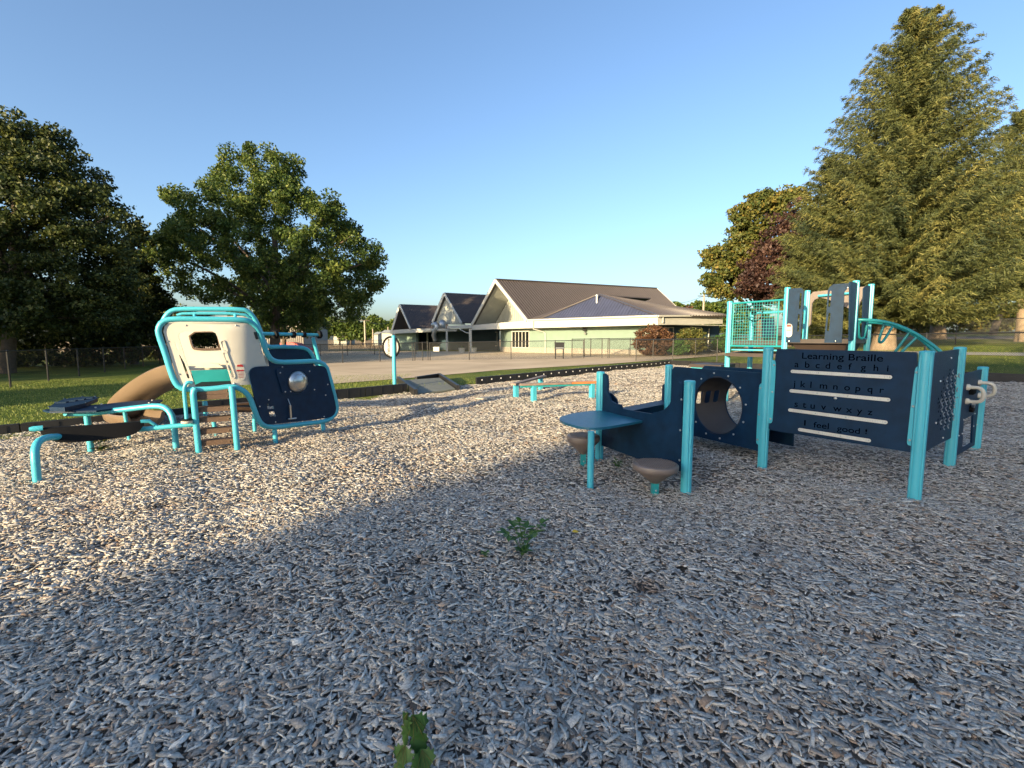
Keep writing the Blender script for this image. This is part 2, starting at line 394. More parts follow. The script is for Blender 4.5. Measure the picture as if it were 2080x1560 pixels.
# ---------------------------------------------------------------- LIGHT, SKY, CAMERA
ELEV=math.radians(12.);SX,SY=.585,.811
w=bpy.data.worlds.new('World');bpy.context.scene.world=w;w.use_nodes=True
bg=w.node_tree.nodes['Background'];sky=w.node_tree.nodes.new('ShaderNodeTexSky');sky.sky_type='NISHITA';sky.sun_disc=False
sky.sun_elevation=ELEV;sky.sun_rotation=math.atan2(-SX,-SY);sky.air_density=.92;sky.dust_density=2.5;sky.ozone_density=2.7
w.node_tree.links.new(sky.outputs[0],bg.inputs[0]);bg.inputs[1].default_value=.105
sl=bpy.data.lights.new('sun','SUN');sl.energy=3.7;sl.angle=math.radians(.5);sl.color=(1.,.78,.46)
so=bpy.data.objects.new('sun',sl);C.objects.link(so)
so.rotation_euler=V((SX*math.cos(ELEV),SY*math.cos(ELEV),-math.sin(ELEV))).to_track_quat('-Z','Y').to_euler();so.location=(-30,-40,30)
cam=bpy.data.cameras.new('camera');cam.sensor_width=36;cam.lens=36*F/2080;cam.clip_end=3000;cam.clip_start=.05
co=bpy.data.objects.new('camera',cam);C.objects.link(co);co.location=(0,0,H);co.rotation_euler=(math.pi/2-TH,0,0)
S=bpy.context.scene;S.camera=co
S.view_settings.view_transform='Standard';S.view_settings.look='None';S.view_settings.exposure=1.74;S.view_settings.gamma=1
S.render.engine='CYCLES';S.cycles.max_bounces=6;S.cycles.transparent_max_bounces=12;S.cycles.use_denoising=True
S.cycles.sample_clamp_indirect=4
# ================================================================ LEFT PLAY STRUCTURE
def c4(x,y): return (300+x/5.2,610+y/5.2)
def c2(x,y): return (40+x/5.474,780+y/5.474)
YK=([220,320,405,483,520,560,610,660,760],[5.30,5.53,5.72,5.90,6.07,6.39,6.75,7.13,7.87])
def Yf(u): return float(np.mean(np.interp(u+np.linspace(-32,32,17),*YK)))
def LF(u,v,dY=0.,off=0.):
    p=atY(u,v,Yf(u)+dY)
    if off:
        q=atY(u+6,v,Yf(u+6)+dY);d=(q-p);d.z=0;d.normalize();p=p+V((d.y,-d.x,0))*off
    return p
def ex_pts(o):
    a=[p[0] for p in o];b=[p[1] for p in o]
    if max(a)-min(a)<60: return ()
    return [(x+.37,-y-.21) for x in np.arange(min(a)+6,max(a),9.) for y in np.arange(min(b)+6,max(b),14.)]
def lplate(m,outl,holes,th,dY=0.,off=0.):
    # px-space outline on the curved side of the truck, pushed back along the local normal for thickness
    return m.plate([(u,-v) for u,v in outl],[[(u,-v) for u,v in h] for h in holes],th,lambda u,v,w:LF(u,-v,dY,off+w),ex_pts(outl))
def bolt(m,p,n,r=.011): m.lathe(p,[(r,0),(r*.95,r*.35),(r*.6,r*.7),(r*.1,r*.85)],10,n)
def lnorm(u,dY=0):
    a=LF(u-3,700,dY);b=LF(u+3,700,dY);d=b-a;d.z=0;d.normalize();return V((d.y,-d.x,0))
def on_ground(u,v): p=at(u,v);p.z=G(p.x,p.y);return p
b0=on_ground(483,917)
TR=thing('play_truck','truck shaped climber with white cab, navy drum panel and brown ladder','play structure',b0)
fr=[(382.7,791.7),(363.5,787),(353.8,773.5),(345,748.5),(334.6,713.8),(323.5,683),(321,668),(329,653.5),(348,647.8),(415.4,648.2),(489,649.2),(509,653),(524,668),(534.6,696.5),(541,716),(551,731),(567.3,736),(607.7,735),(644,733),(662,742),(669.2,763.8),(677,794.6),(684.5,823.5),(682.5,840),(671,851.3),(653.8,857),(607.7,862),(560,868),(536.5,865.5),(525,854),(517,833),(507.7,808),(498,796),(484.6,788),(471,784.5),(430,790)]
m=MB();m.tube([LF(*p) for p in fr],.034,12,True,1);m.build('frame','teal',TR,60)
# white side panel with door opening and hand slots
ol=[c4(*p) for p in[(165,330),(178,275),(215,242),(280,236),(1040,236),(1090,250),(1130,300),(1195,500),(1262,700),(1150,770),(1085,890),(905,900),(890,893),(862,790),(735,385),(715,345),(680,328),(380,328),(335,345),(326,385),(400,620),(500,905),(500,922),(370,912),(330,860),(270,690),(200,450)]]
hs=[]
def slot(p,q,r): # rounded slot between two px points
    p=V(p);q=V(q);d=(q-p).normalized();n=V((-d.y,d.x));o=[]
    for k in range(9):
        a=math.pi*k/8;o.append(tuple(q+(n*math.cos(a)+d*math.sin(a))*r))
    for k in range(9):
        a=math.pi*k/8;o.append(tuple(p+(-n*math.cos(a)-d*math.sin(a))*r))
    return o
hs=[slot(c4(300,458),c4(322,518),2.3),slot(c4(345,580),c4(430,815),2.3),slot(c4(790,455),c4(812,520),2.2),slot(c4(822,570),c4(840,630),2),slot(c4(850,670),c4(890,795),2.2)]
m=MB();lplate(m,ol,hs,.019);sp=m.build('side_panel','white',TR,40)
m=MB()
for a,b in(((790,445),(820,530)),((815,560),(900,800))):
    o=slot(c4(*a),c4(*b),5.2);i=slot(c4(*a),c4(*b),3.);lplate(m,o,[i],.012,0,.012)
m.build('slot_trim','white',sp)
m=MB()
for p in((405,265),(935,265),(215,432),(335,780),(1192,552),(915,878)): bolt(m,LF(*c4(*p),0,.001),lnorm(c4(*p)[0]))
m.build('bolt','steel',sp)
m=MB();lplate(m,slot(c4(972,715),c4(992,800),8.6),[],.003,0,.005);wl=m.build('warning_label','white',sp)
m=MB()
hx=slot(c4(966,712),c4(966,712.1),7.6);lplate(m,[(u,v) for u,v in[c4(938,700),c4(945,682),c4(985,676),c4(1008,690),c4(1010,702)]],[],.002,0,.008)
lplate(m,[c4(936,735),c4(1012,733),c4(1014,748),c4(938,752)],[],.002,0,.008)
for k in range(4): lplate(m,[c4(950+k*3,766+k*16),c4(1012,764+k*16),c4(1013,767+k*16),c4(950+k*3,769+k*16)],[],.002,0,.008)
m.build('printed_lettering','red',wl)
m=MB();lplate(m,[c4(1118,335),c4(1143,335),c4(1168,410),c4(1143,412)],[],.03,0,.01);m.build('latch','black',TR)
# navy hood panel with dome drum
ol=ch2([c4(*p) for p in[(1058,785),(1068,740),(1110,706),(1190,696),(1500,690),(1800,686),(1860,700),(1885,740),(1930,910),(1985,1130),(1978,1195),(1930,1232),(1850,1250),(1500,1287),(1265,1312),(1215,1300),(1180,1240),(1110,985)]],1)
hh=[[c4(*p) for p in[(1247,1092),(1268,1090),(1272,1118),(1318,1115),(1322,1146),(1255,1150)]],[c4(*p) for p in[(1268,1178),(1330,1170),(1345,1200),(1338,1226),(1280,1228)]]]
m=MB();lplate(m,ol,hh,.019,0,.022);hp=m.build('hood_panel','navy',TR,40)
m=MB();lplate(m,ch2([c4(*p) for p in[(1335,760),(1345,725),(1400,718),(1700,716),(1740,730),(1790,930),(1785,970),(1740,985),(1430,992),(1400,975),(1390,930)]],1),[],.016,0,.04)
m.build('drum_plate','navy',hp)
dc=LF(*c4(1562,858),0,.042);dn=lnorm(c4(1562,0)[0]);rr=.158
m=MB();m.lathe(dc,[(rr,-.01),(rr,.012),(rr*.93,.03),(rr*.7,.06),(rr*.4,.078),(rr*.12,.085),(.001,.086)],40,dn);dr=m.build('steel_drum','steel',hp,50)
m=MB();dd=(LF(560,700)-LF(640,700)).normalized();dz=V((0,0,1));dx=dn.cross(dz)
for k in range(8):
    a=2*math.pi*k/8+.3;cc=dc+(dx*math.cos(a)+dz*math.sin(a))*rr*.62+dn*.066
    m.tube([cc+((dx*math.cos(t)+dz*math.sin(t))*.028) for t in np.linspace(a-2.2,a+2.2,10)],.0025,5)
m.build('tone_ring','galv',dr)
m=MB()
for p in((1410,705),(1757,690),(1893,888),(1870,1000),(1855,1227),(1338,1284),(1172,1120),(1265,1050)): bolt(m,LF(*c4(*p),0,.022),lnorm(c4(*p)[0]))
for p in((1377,765),(1690,748),(1743,942),(1432,965),(1490,962)): bolt(m,LF(*c4(*p),0,.041),lnorm(c4(*p)[0]))
m.build('bolt','steel',hp)
m=MB();m.tube([LF(*c4(1478,1105),0,.05),LF(*c4(1483,1245),0,.06)],.013,10);m.tube([LF(*c4(1460,1252),0,.045),LF(*c4(1545,1242),0,.045)],.012,8);m.tube([LF(*c4(1478,1110),0,.06),LF(*c4(1470,1040),0,.02)],.006,6);m.build('mallet','steel',hp)
# legs under the truck
def leg(u0,v0,u1,v1,dY,r=.032,name='leg',par=TR,mtl='teal'):
    g=on_ground(u1,v1);t=atY(u0,v0,g.y);t.y=g.y
    m=MB();m.tube([t,V((g.x,g.y,g.z-.05))],r,12);return m.build(name,mtl,par,60)
leg(557,866,560.6,899,0);leg(655,856,658.6,877,0)
for a in((516,842,518,878),(417,815,424,845),(434,857,441,887),(414,815,418,850)): leg(*a,0,.03)
# ladder
lad_a=on_ground(405,925);lad_b=on_ground(483,917)
m=MB();m.tube([LF(397,789,-.03),LF(392,797,-.04),LF(394,815,-.04),V((lad_a.x,lad_a.y,lad_a.z-.05))],.036,12,False,1);m.build('ladder_rail','teal',TR,60)
m=MB();m.tube([LF(470,785,-.03),LF(472,800,-.04),V((lad_b.x,lad_b.y,lad_b.z-.05))],.036,12,False,1);m.build('ladder_rail','teal',TR,60)
ld=(lad_b-lad_a);ld.z=0;lw=ld.length;ld.normalize();ln=V((ld.y,-ld.x,0))
for k,(x0,y0,x1,y1) in enumerate(((528,985,858,945),(580,1035,862,1003),(578,1158,874,1138),(562,1264,882,1248),(580,1388,888,1366),(580,1508,896,1488))):
    pa=LF(*c4(520+k*8,y0));pb=LF(*c4(868+k*6,y1));z=(pa.z+pb.z)/2
    mid=(pa+pb)/2;mid.z=z;dx=(pb-pa);dx.z=0;dl=dx.length
    m=MB();m.box(mid-ln*.055,ld*(dl/2+.01),ln*.075,V((0,0,.031)))
    for q in(-1,1):
        bolt(m,mid+ld*q*(dl/2-.03)+ln*.02,ln)
    m.build('rung','brown',TR)
# hand rail with collar
m=MB();m.tube([LF(*c4(470,870),-.02),LF(*c4(425,862),-.03),LF(*c4(392,900),-.03),LF(*c4(383,960),-.03),LF(*c4(400,1120),-.04),LF(*c4(412,1262),-.05)],.021,10,False,2);m.build('hand_rail','teal',TR,60)
m=MB();m.lathe(LF(*c4(415,1300),-.05),[(.05,0),(.062,.01),(.062,.03),(.05,.034)],20);col=m.build('collar','white',TR,50)
m=MB();m.lathe(LF(*c4(415,1268),-.05),[(.055,0),(.058,.006),(.05,.018),(.02,.02)],20);m.build('collar_cap','rubber',col,50)
# far side of the truck
B=1.05
bf=[c4(*p) for p in[(150,260),(175,190),(230,120),(310,92),(600,92),(1000,95),(1070,120),(1120,180),(1165,260),(1230,440),(1270,495),(1400,490),(1620,495),(1700,525),(1745,590),(1800,720)]]
m=MB();m.tube([LF(*p,B) for p in bf],.034,12,False,1);m.build('frame','teal',TR,60)
m=MB();m.tube([LF(*c4(310,160),B-.3),LF(*c4(380,138),B-.3),LF(*c4(1010,140),B-.3),LF(*c4(1090,190),B-.3)],.022,10,False,1)
for x in(495,925): m.tube([LF(*c4(x,150),B-.3),LF(*c4(x,185),B-.32)],.02,8)
m.build('roof_rail','teal',TR,60)
ol=[c4(*p) for p in[(200,300),(240,175),(1000,165),(1100,200),(1180,420),(1240,715),(860,735),(430,735),(330,560)]]
win=ch2([c4(*p) for p in[(425,335),(700,325),(745,345),(775,510),(760,525),(500,530),(465,500)]],1)
m=MB();lplate(m,ol,[win],.02,B);rp=m.build('side_panel','white',TR,40)
m=MB();lplate(m,ch2([c4(*p) for p in[(425,335),(700,325),(745,345),(775,510),(760,525),(500,530),(465,500)]],1),[ch2([c4(*p) for p in[(440,345),(695,337),(730,352),(757,492),(740,505),(510,508),(480,488)]],1)],.03,B,.02);m.build('window_trim','brown',rp)
m=MB();lplate(m,[c4(*p) for p in[(500,712),(520,690),(570,668),(660,660),(750,670),(790,700),(800,712)]],[],.06,B-.1,.03);m.build('seat_back','white',TR)
m=MB();lplate(m,[c4(*p) for p in[(455,742),(830,728),(880,745),(885,880),(505,895)]],[],.03,.62);m.build('seat_panel','teal_dark',TR)
fa=LF(*c4(505,905),.05);fb=LF(*c4(885,888),.05)
m=MB();back=V((-.43,.9,0))
for_z=(fa.z+fb.z)/2
m.box((fa+fb)/2+back*.48+V((0,0,-.03)),(fb-fa)*.6,back*.46,V((0,0,.025)));m.build('deck','rubber',TR)
ol=ch2([c4(*p) for p in[(1270,560),(1285,520),(1340,505),(1640,505),(1720,560),(1770,680),(1700,760),(1300,760)]],1)
m=MB();lplate(m,ol,[],.02,B);m.build('hood_panel','navy',TR)
m=MB();lplate(m,[c4(*p) for p in[(900,1095),(1100,1080),(1100,1098),(900,1113)]],[],.1,.8);lplate(m,[c4(*p) for p in[(900,1130),(1100,1130),(1100,1180),(900,1185)]],[],.1,.8);m.build('step','brown',TR)
m=MB();m.tube([LF(*c4(1180,352),.9),LF(*c4(1500,358),.9),LF(*c4(1815,366),.9)],.026,12);hb=m.build('grip_bar','teal',TR,60)
for x,r in((1348,.062),(1538,.055),(1650,.045),(1812,.066)):
    p=LF(*c4(x,363),.9);q=LF(*c4(x+10,363),.9);m=MB();m.lathe(p,[(r*.6,-.03),(r,-.022),(r,.022),(r*.6,.03)],24,(q-p));m.build('grip_disc','rubber',hb,50)
m=MB();m.tube([LF(*c4(1745,395),.9),LF(*c4(1790,560),.9),LF(*c4(1830,700),.9)],.03,12);m.build('bar_post','teal',TR,60)
# tan slide sweeping out on the left
path=[V(p) for p in((-4.55,6.55,1.02),(-5.05,7.0,.84),(-5.75,7.6,.52),(-6.35,8.15,.25),(-6.6,8.6,.1),(-6.45,8.8,.03),(-6.1,8.75,.0),(-5.75,8.6,-.02))]
path=[atY(402,762,6.75),atY(366,770,7.0),atY(330,785,7.4),atY(295,806,7.8),atY(266,829,8.1),atY(252,846,8.15),atY(257,857,7.95),atY(275,862,7.75),atY(298,863,7.65)]
path=chaikin(path,2);n=len(path);vs=[];fs=[];W=.27
prof=[(-W-.04,.18),(-W-.02,.2),(-W+.02,.18),(-W+.05,.09),(-W+.12,.03),(0,0),(W-.12,.03),(W-.05,.09),(W-.02,.18),(W+.02,.2),(W+.04,.18),(W+.02,.05),(W-.1,-.03),(0,-.05),(-W+.1,-.03),(-W-.02,.05)]
for i,p in enumerate(path):
    d=path[min(i+1,n-1)]-path[max(i-1,0)];d.z=0;d.normalize();s=V((d.y,-d.x,0))
    for a,z in prof: vs.append(p+s*a+V((0,0,z)))
k=len(prof)
for i in range(n-1):
    for j in range(k): fs.append((i*k+j,i*k+(j+1)%k,(i+1)*k+(j+1)%k,(i+1)*k+j))
fs+= [tuple(range(k)),tuple(range((n-1)*k,n*k))[::-1]]
m=MB();m.add(vs,fs)
m.build('slide','tan',TR,50)
# black sling bench joined to the ladder by a teal tube
bl=on_ground(76,982)
m=MB();m.tube([V((bl.x,bl.y,bl.z-.05)),atY(71.5,930,bl.y),atY(70.5,915,bl.y+.02),atY(76,898,bl.y+.08),atY(92,889,bl.y+.2),atY(118,887,bl.y+.36),atY(140,886,bl.y+.5)],.036,12,False,1);m.build('sling_tube','teal',TR,60);m=MB();m.tube([atY(270,873,5.5),atY(300,871,5.55),atY(395,861.5,5.72)],.03,12);m.build('sling_arm','teal',TR,60)
m=MB();pa=atY(82,870,4.93);pb=atY(292,856,5.5);d=(pb-pa);d.z=0;d.normalize();nn=V((d.y,-d.x,0));vs=[];fs=[]
pr=[(-.05,-.005),(-.02,.012),(.015,.01),(.04,-.03),(.055,-.085),(.08,-.165),(.065,-.17),(.04,-.09),(.025,-.035),(.005,-.008),(-.05,-.02)]
for i in range(17):
    t=i/16;e=1-(abs(2*t-1))**6;p=pa.lerp(pb,t)
    for a,z in pr: vs.append(p+nn*a*(.35+.65*e)+V((0,0,z*(.3+.7*e)*(1-.1*t)-.012*math.sin(math.pi*t))))
k=len(pr)
for i in range(16):
    for j in range(k): fs.append((i*k+j,i*k+(j+1)%k,(i+1)*k+(j+1)%k,(i+1)*k+j))
fs+=[tuple(range(k))[::-1],tuple(range(16*k,17*k))]
m.add(vs,fs);m.build('sling_seat','rubber',TR,50)
m=MB();m.tube([pa+d*.02,pa-d*.05,pa-d*.085],[.03,.03,.02],12);m.tube([pb-d*.03,pb+d*.05+V((0,0,.0)),pb+d*.1+V((0,0,-.05))],[.024,.024,.018],10,);m.tube([pb+d*.02+V((0,0,.01)),pb+d*.09+V((0,0,-.03)),pb+d*.14+V((0,0,-.09))],.014,8);m.build('sling_end','teal',TR,60)
# ---------------------------------------------------------------- activity table
g=on_ground(359,919)
TB=thing('activity_table','low navy activity table with raised puzzle board on bent teal legs','activity table',g)
h=.675
def tp(x,y,hh=h):
    return at(*c2(x,y),hh-.08)
m=MB();pl=[(255,292),(330,308),(600,302),(850,290),(1200,245),(1545,200),(1590,170),(1480,172),(1300,185),(900,228),(740,240),(560,262),(400,275)]
P=[tp(*p) for p in pl];z0=sum(p.z for p in P)/len(P)
m.plate([(p.x,p.y) for p in P],[],.022,lambda x,y,w:V((x,y,z0+w)));m.build('tabletop','navy',TB)
m=MB();P2=[tp(*p,h+.05) for p in[(330,262),(500,268),(742,215),(870,165),(845,150),(700,155),(500,180),(400,215)]]
m.plate([(p.x,p.y) for p in P2],[],.05,lambda x,y,w:V((x,y,z0+.055+w)))
for p in P2: bolt(m,V((p.x,p.y,z0+.055)),V((0,0,1)),.014)
for a in np.linspace(.2,.8,4):
    p=P2[0].lerp(P2[3],a)*.5+P2[7].lerp(P2[4],a)*.5;m.box(V((p.x,p.y,z0+.06)),V((.05,.02,0)),V((-.02,.04,0)),V((0,0,.012)))
m.build('puzzle_board','navy',TB)
m=MB()
for p in((910,228),(845,262),(1475,178),(1440,205),(610,278)): 
    q=tp(*p);bolt(m,V((q.x,q.y,z0)),V((0,0,1)),.014)
m.build('bolt','steel',TB)
def tz(x,y,Y): return atY(*c2(x,y),Y)
m=MB();m.tube([tz(505,325,5.75),tz(560,330,5.8),tz(700,328,5.85),tz(900,315,5.9),tz(1300,265,5.95),tz(1540,238,5.95),tz(1640,270,5.93),tz(1705,370,5.9),tz(1728,560,g.y),V((g.x,g.y,g.z-.05))],.036,12,False,1);m.build('leg','teal',TB,60)
for u0,v0,u1,v1,r in((176,838,186,919,.036),(252,830,264,895,.024)): leg(u0,v0,u1,v1,0,r,'leg',TB)
# ================================================================ BRAILLE PLAY CORNER (right)
def c3(x,y): return (1520+x/4,680+y/4)
def ct_(x,y): return (1120+x/4.105,640+y/4.105)
def c5(x,y): return (1400+x/3.7143,540+y/3.7143)
A_=at(1217,927);B_=at(1393,997);D_=at(1548,951);E_=at(1856,1021);G_=at(1927,956);I_=at(1980,917)
C_=at(1354,900);Q_=at(1358,882)
def post_mesh(m,base,h,r=.047):
    base=V(base);n=32;vs=[];fs=[];rings=[(1,-.06),(1,h-.03),(1.04,h-.03),(1.04,h-.008),(.9,h),(.3,h+.004)]
    for i,(k,z) in enumerate(rings):
        for j in range(n):
            a=2*math.pi*j/n;rr=r*k*(.84 if (j%8==0 and i<2) else 1.0)
            vs.append(base+V((rr*math.cos(a),rr*math.sin(a),z)))
    for i in range(len(rings)-1):
        for j in range(n): fs.append((i*n+j,i*n+(j+1)%n,(i+1)*n+(j+1)%n,(i+1)*n+j))
    fs.append(tuple((len(rings)-1)*n+j for j in range(n)))
    m.add(vs,fs)
def post(base,vtop,utop,par,r=.047,name='post'):
    z=atY(utop,vtop,base.y).z
    b=V((base.x,base.y,G(base.x,base.y)));m=MB();post_mesh(m,b,z-b.z,r);return m.build(name,'teal',par,35)
BR=thing('play_wall','navy braille learning wall with tunnel, table and teal posts','play structure',(E_.x,E_.y,G(E_.x,E_.y)))
for b,u,v in((A_,1216,755),(B_,1400,773),(C_,1357,741),(D_,1561,706),(E_,1886,713),(G_,1953,705),(I_,1996,745)): post(b,v,u,BR)
def panel(p,q,off,outl,holes,name,mtl,par,th=.019,conv=c3):
    fn,inv,d,n=plane_fn(p,q,off)
    m=MB();m.plate([inv(*conv(*x)) for x in outl],[[inv(*conv(*x)) for x in hh] for hh in holes],th,fn)
    return m.build(name,mtl,par),fn,inv,n
bw,fn,inv,nrm=panel(D_,E_,.0,[(232,118),(245,114),(1360,141),(1370,150),(1372,255),(1345,960),(180,775),(160,755),(165,500)],[],'braille_panel','navy',BR)
def text_mesh(m,body,fn,s,z,size,d=.0012,sx=1.,slant=0.,mid=True):
    cu=bpy.data.curves.new('t','FONT');cu.body=body;cu.size=size;cu.offset=.009*size;cu.align_x='CENTER' if mid else 'LEFT'
    ob=bpy.data.objects.new('t',cu);C.objects.link(ob);dg=bpy.context.evaluated_depsgraph_get()
    me=ob.evaluated_get(dg).to_mesh();vs=[fn(s+p.co.x*sx,z+p.co.y+slant*(p.co.x),d) for p in me.vertices];fs=[tuple(f.vertices) for f in me.polygons]
    m.add(vs,fs);ob.evaluated_get(dg).to_mesh_clear();bpy.data.objects.remove(ob);bpy.data.curves.remove(cu)
m=MB()
s0,z0=inv(*c3(430,200));s1,z1=inv(*c3(1085,222))
cu='Learning Braille'
def fit_text(m,body,a,b,hpx,fn,inv,d=.0012,conv=c3):
    s0,z0=inv(*conv(*a));s1,z1=inv(*conv(*b));_,zt=inv(*conv((a[0]+b[0])/2,(a[1]+b[1])/2-hpx));zm_=(z0+z1)/2
    size=(zt-zm_)/.69
    c=bpy.data.curves.new('t','FONT');c.body=body;c.size=size;ob=bpy.data.objects.new('t',c);C.objects.link(ob);bpy.context.view_layer.update()
    wd=ob.dimensions.x;bpy.data.objects.remove(ob);bpy.data.curves.remove(c)
    text_mesh(m,body,fn,s0,z0,size,d,(s1-s0)/wd,(z1-z0)/(s1-s0),False)
fit_text(m,'Learning Braille',(430,193),(1085,218),52,fn,inv)
def letters(seq,xs,ya,yb,xa,xb,hpx):
    for ch,x in zip(seq,xs):
        y=ya+(yb-ya)*(x-xa)/(xb-xa);s,z=inv(*c3(x,y));_,zt=inv(*c3(x,y-hpx))
        text_mesh(m,ch,fn,s,z,(zt-z)/.69*1.05,.0012,1.12)
letters('abcdefghi',(392,477,562,646,740,823,934,1036,1132),262,298,370,1140,48)
letters('jklmnopqr',(376,440,508,610,707,802,889,988,1080),420,474,365,1110,48)
letters('stuvwxyz',(388,455,522,610,722,818,903,988),583,655,370,1020,48)
fit_text(m,'I',(445,735),(456,737),44,fn,inv);fit_text(m,'feel',(528,752),(652,764),46,fn,inv);fit_text(m,'good',(720,780),(905,806),46,fn,inv);fit_text(m,'!',(940,803),(955,805),38,fn,inv)
m.build('lettering','groove',bw)
def strip(a,b,w):
    p=inv(*c3(*a));q=inv(*c3(*b));P=V(p);Q=V(q)
    m=MB();m.plate(slot(P,Q,w)[::-1] if False else slot(P,Q,w),[],.004,lambda s,z,k:fn(s,z,k+.006));o=m.build('braille_strip','strip',bw)
    m=MB();
    for t in(.0,.3,.62,1.):
        x=P.lerp(Q,t);bolt(m,fn(x.x,x.y,.006),nrm,.006)
    # raised braille dots
    nd=int((Q-P).length/.018)
    for i in range(1,nd):
        for r_ in(-1,0,1):
            if random.random()<.4:
                x=P.lerp(Q,i/nd);c=fn(x.x,x.y+r_*.006,.006);m.lathe(c,[(.0025,0),(.001,.0015)],5,nrm)
    m.build('bolt','galv',o)
for a,b in(((360,297),(1152,344)),((350,455),(1137,528)),((340,611),(1115,711)),((420,770),(980,859))): strip(a,b,.0155)
m=MB();s,z=inv(*c3(708,517));bolt(m,fn(s,z,0),nrm,.014);m.build('bolt','steel',bw)
# teal flange brackets
def bracket(pts,bolts,p,q,off=.012,conv=c3):
    fn,inv,d,n=plane_fn(p,q,off);m=MB();m.plate(ch2([inv(*conv(*x)) for x in pts],1),[],.008,fn);o=m.build('bracket','teal',BR)
    m=MB()
    for x in bolts: s,z=inv(*conv(*x));bolt(m,fn(s,z,0),n,.011)
    m.build('bolt','galv',o)
bracket([(150,205),(195,203),(222,212),(221,300),(196,680),(190,716),(160,722),(150,600)],[(210,246),(195,465),(180,683)],D_,E_)
bracket([(1350,300),(1362,262),(1390,254),(1425,258),(1360,905),(1300,900),(1288,880),(1292,840)],[(1370,306),(1340,582),(1310,856)],D_,E_)
bracket([(150,395),(115,392),(92,400),(86,440),(62,860),(68,890),(110,900)],[(100,434),(87,648),(75,852)],C_,D_)
# peg panel E-G
pg,fn2,inv2,n2=panel(E_,G_,.0,[(1510,148),(1745,113),(1752,118),(1690,800),(1660,832),(1600,862),(1445,945),(1440,940)],[],'chain_panel','navy',BR)
m=MB();m2=MB()
rows=[(1638,300,1),(1640,345,4),(1625,405,3),(1622,460,4),(1612,515,5),(1604,545,4),(1600,590,4),(1598,632,3),(1592,690,4),(1583,745,2)]
for x,y,k in rows:
    for i in range(k):
        xx=x+(i-(k-1)/2)*34;yy=y-(i-(k-1)/2)*11;s,z=inv2(*c3(xx,yy))
        m.tube([fn2(s+.021*math.cos(t)*.6,z+.021*math.sin(t),.012+.013*abs(math.sin(t))) for t in np.linspace(-2.6,1.2,10)],.0045,6)
        for dz in(.018,-.018): m2.lathe(fn2(s-.008,z+dz,0),[(.011,0),(.011,.0015)],8,n2)
m.build('chain_link','galv',pg);m2.build('finger_hole','groove',pg)
m=MB()
for x in((1648,190),(1560,377),(1692,337),(1661,646),(1523,716),(1580,838),(1738,246),(1710,487),(1685,720)): s,z=inv2(*c3(*x));bolt(m,fn2(s,z,0),n2,.010)
m.build('bolt','steel',pg)
# handle panel G-I
hp2,fn3,inv3,n3=panel(G_,I_,.0,[(1760,322),(1905,280),(1916,285),(1880,650),(1858,885),(1690,985),(1700,830)],[[(1752,690),(1830,648),(1818,878),(1738,930)]],'handle_panel','navy',BR)
m=MB()
for (ya,xa,yb,xb) in((425,1775,540,1768),(388,1870,492,1868)):
    a=inv3(*c3(xa,ya));b=inv3(*c3(xb,yb))
    m.tube([fn3(*a,0),fn3(a[0],a[1],.13),fn3(b[0],b[1],.13),fn3(*b,0)],.019,10,False,2)
    for q in(a,b): m.lathe(fn3(*q,0),[(.032,0),(.032,.02),(.022,.03)],16,n3)
m.build('white_handle','white',hp2,50)
m=MB();a=inv3(*c3(1800,450));m.lathe(fn3(*a,.0),[(.05,0),(.05,.03),(.03,.05)],20,n3);a=inv3(*c3(1800,600));m.lathe(fn3(*a,.0),[(.04,0),(.04,.03),(.02,.04)],20,n3);m.build('gear','rubber',hp2,50)
m=MB();a=inv3(*c3(1798,566));m.lathe(fn3(*a,.02),[(.03,0),(.03,.02),(.01,.025)],16,n3)
for x in((1840,640),(1748,690),(1830,742),(1856,730),(1736,803),(1710,820),(1885,590),(1868,790)):
    s,z=inv3(*c3(*x));bolt(m,fn3(s,z,0),n3,.009)
m.build('bolt','steel',hp2)
# tunnel panel C-D with crawl tunnel
fn4,inv4,d4,n4=plane_fn(C_,D_,0.)
hole=[inv4(*ct_(1385+190*math.cos(t),755+237*math.sin(t))) for t in np.linspace(0,2*math.pi,41)[:-1]]
hs_=np.array(hole);hc=hs_.mean(0);hr=.5*(np.ptp(hs_[:,1]))*.985
hole=[(hc[0]+hr*math.cos(t),hc[1]+hr*math.sin(t)) for t in np.linspace(0,2*math.pi,49)[:-1]]
fcx=(D_-C_);fcx.z=0;Ls=fcx.length
tlz,blz=inv4(*ct_(1045,432))[1],inv4(*ct_(1200,1010))[1]
ol=[(.05,blz),(Ls-.03,blz),(Ls-.03,tlz-.04),(Ls-.07,tlz),(.09,tlz),(.05,tlz-.04)]
m=MB();m.plate(ol,[hole],.019,fn4);tp_=m.build('tunnel_panel','navy',BR)
TL=.54
m=MB();m.plate(ol,[hole],.019,lambda s,z,w:fn4(s,z,w-TL));m.build('tunnel_panel','navy',BR)
m=MB();nseg=48;sl=[]
for cdeg in(205,180,155):
    pass
def tub(a,l,w): return fn4(hc[0]+(hr+.004-w*0-(-w))*math.cos(a),hc[1]+(hr+.004+w)*math.sin(a),-l)
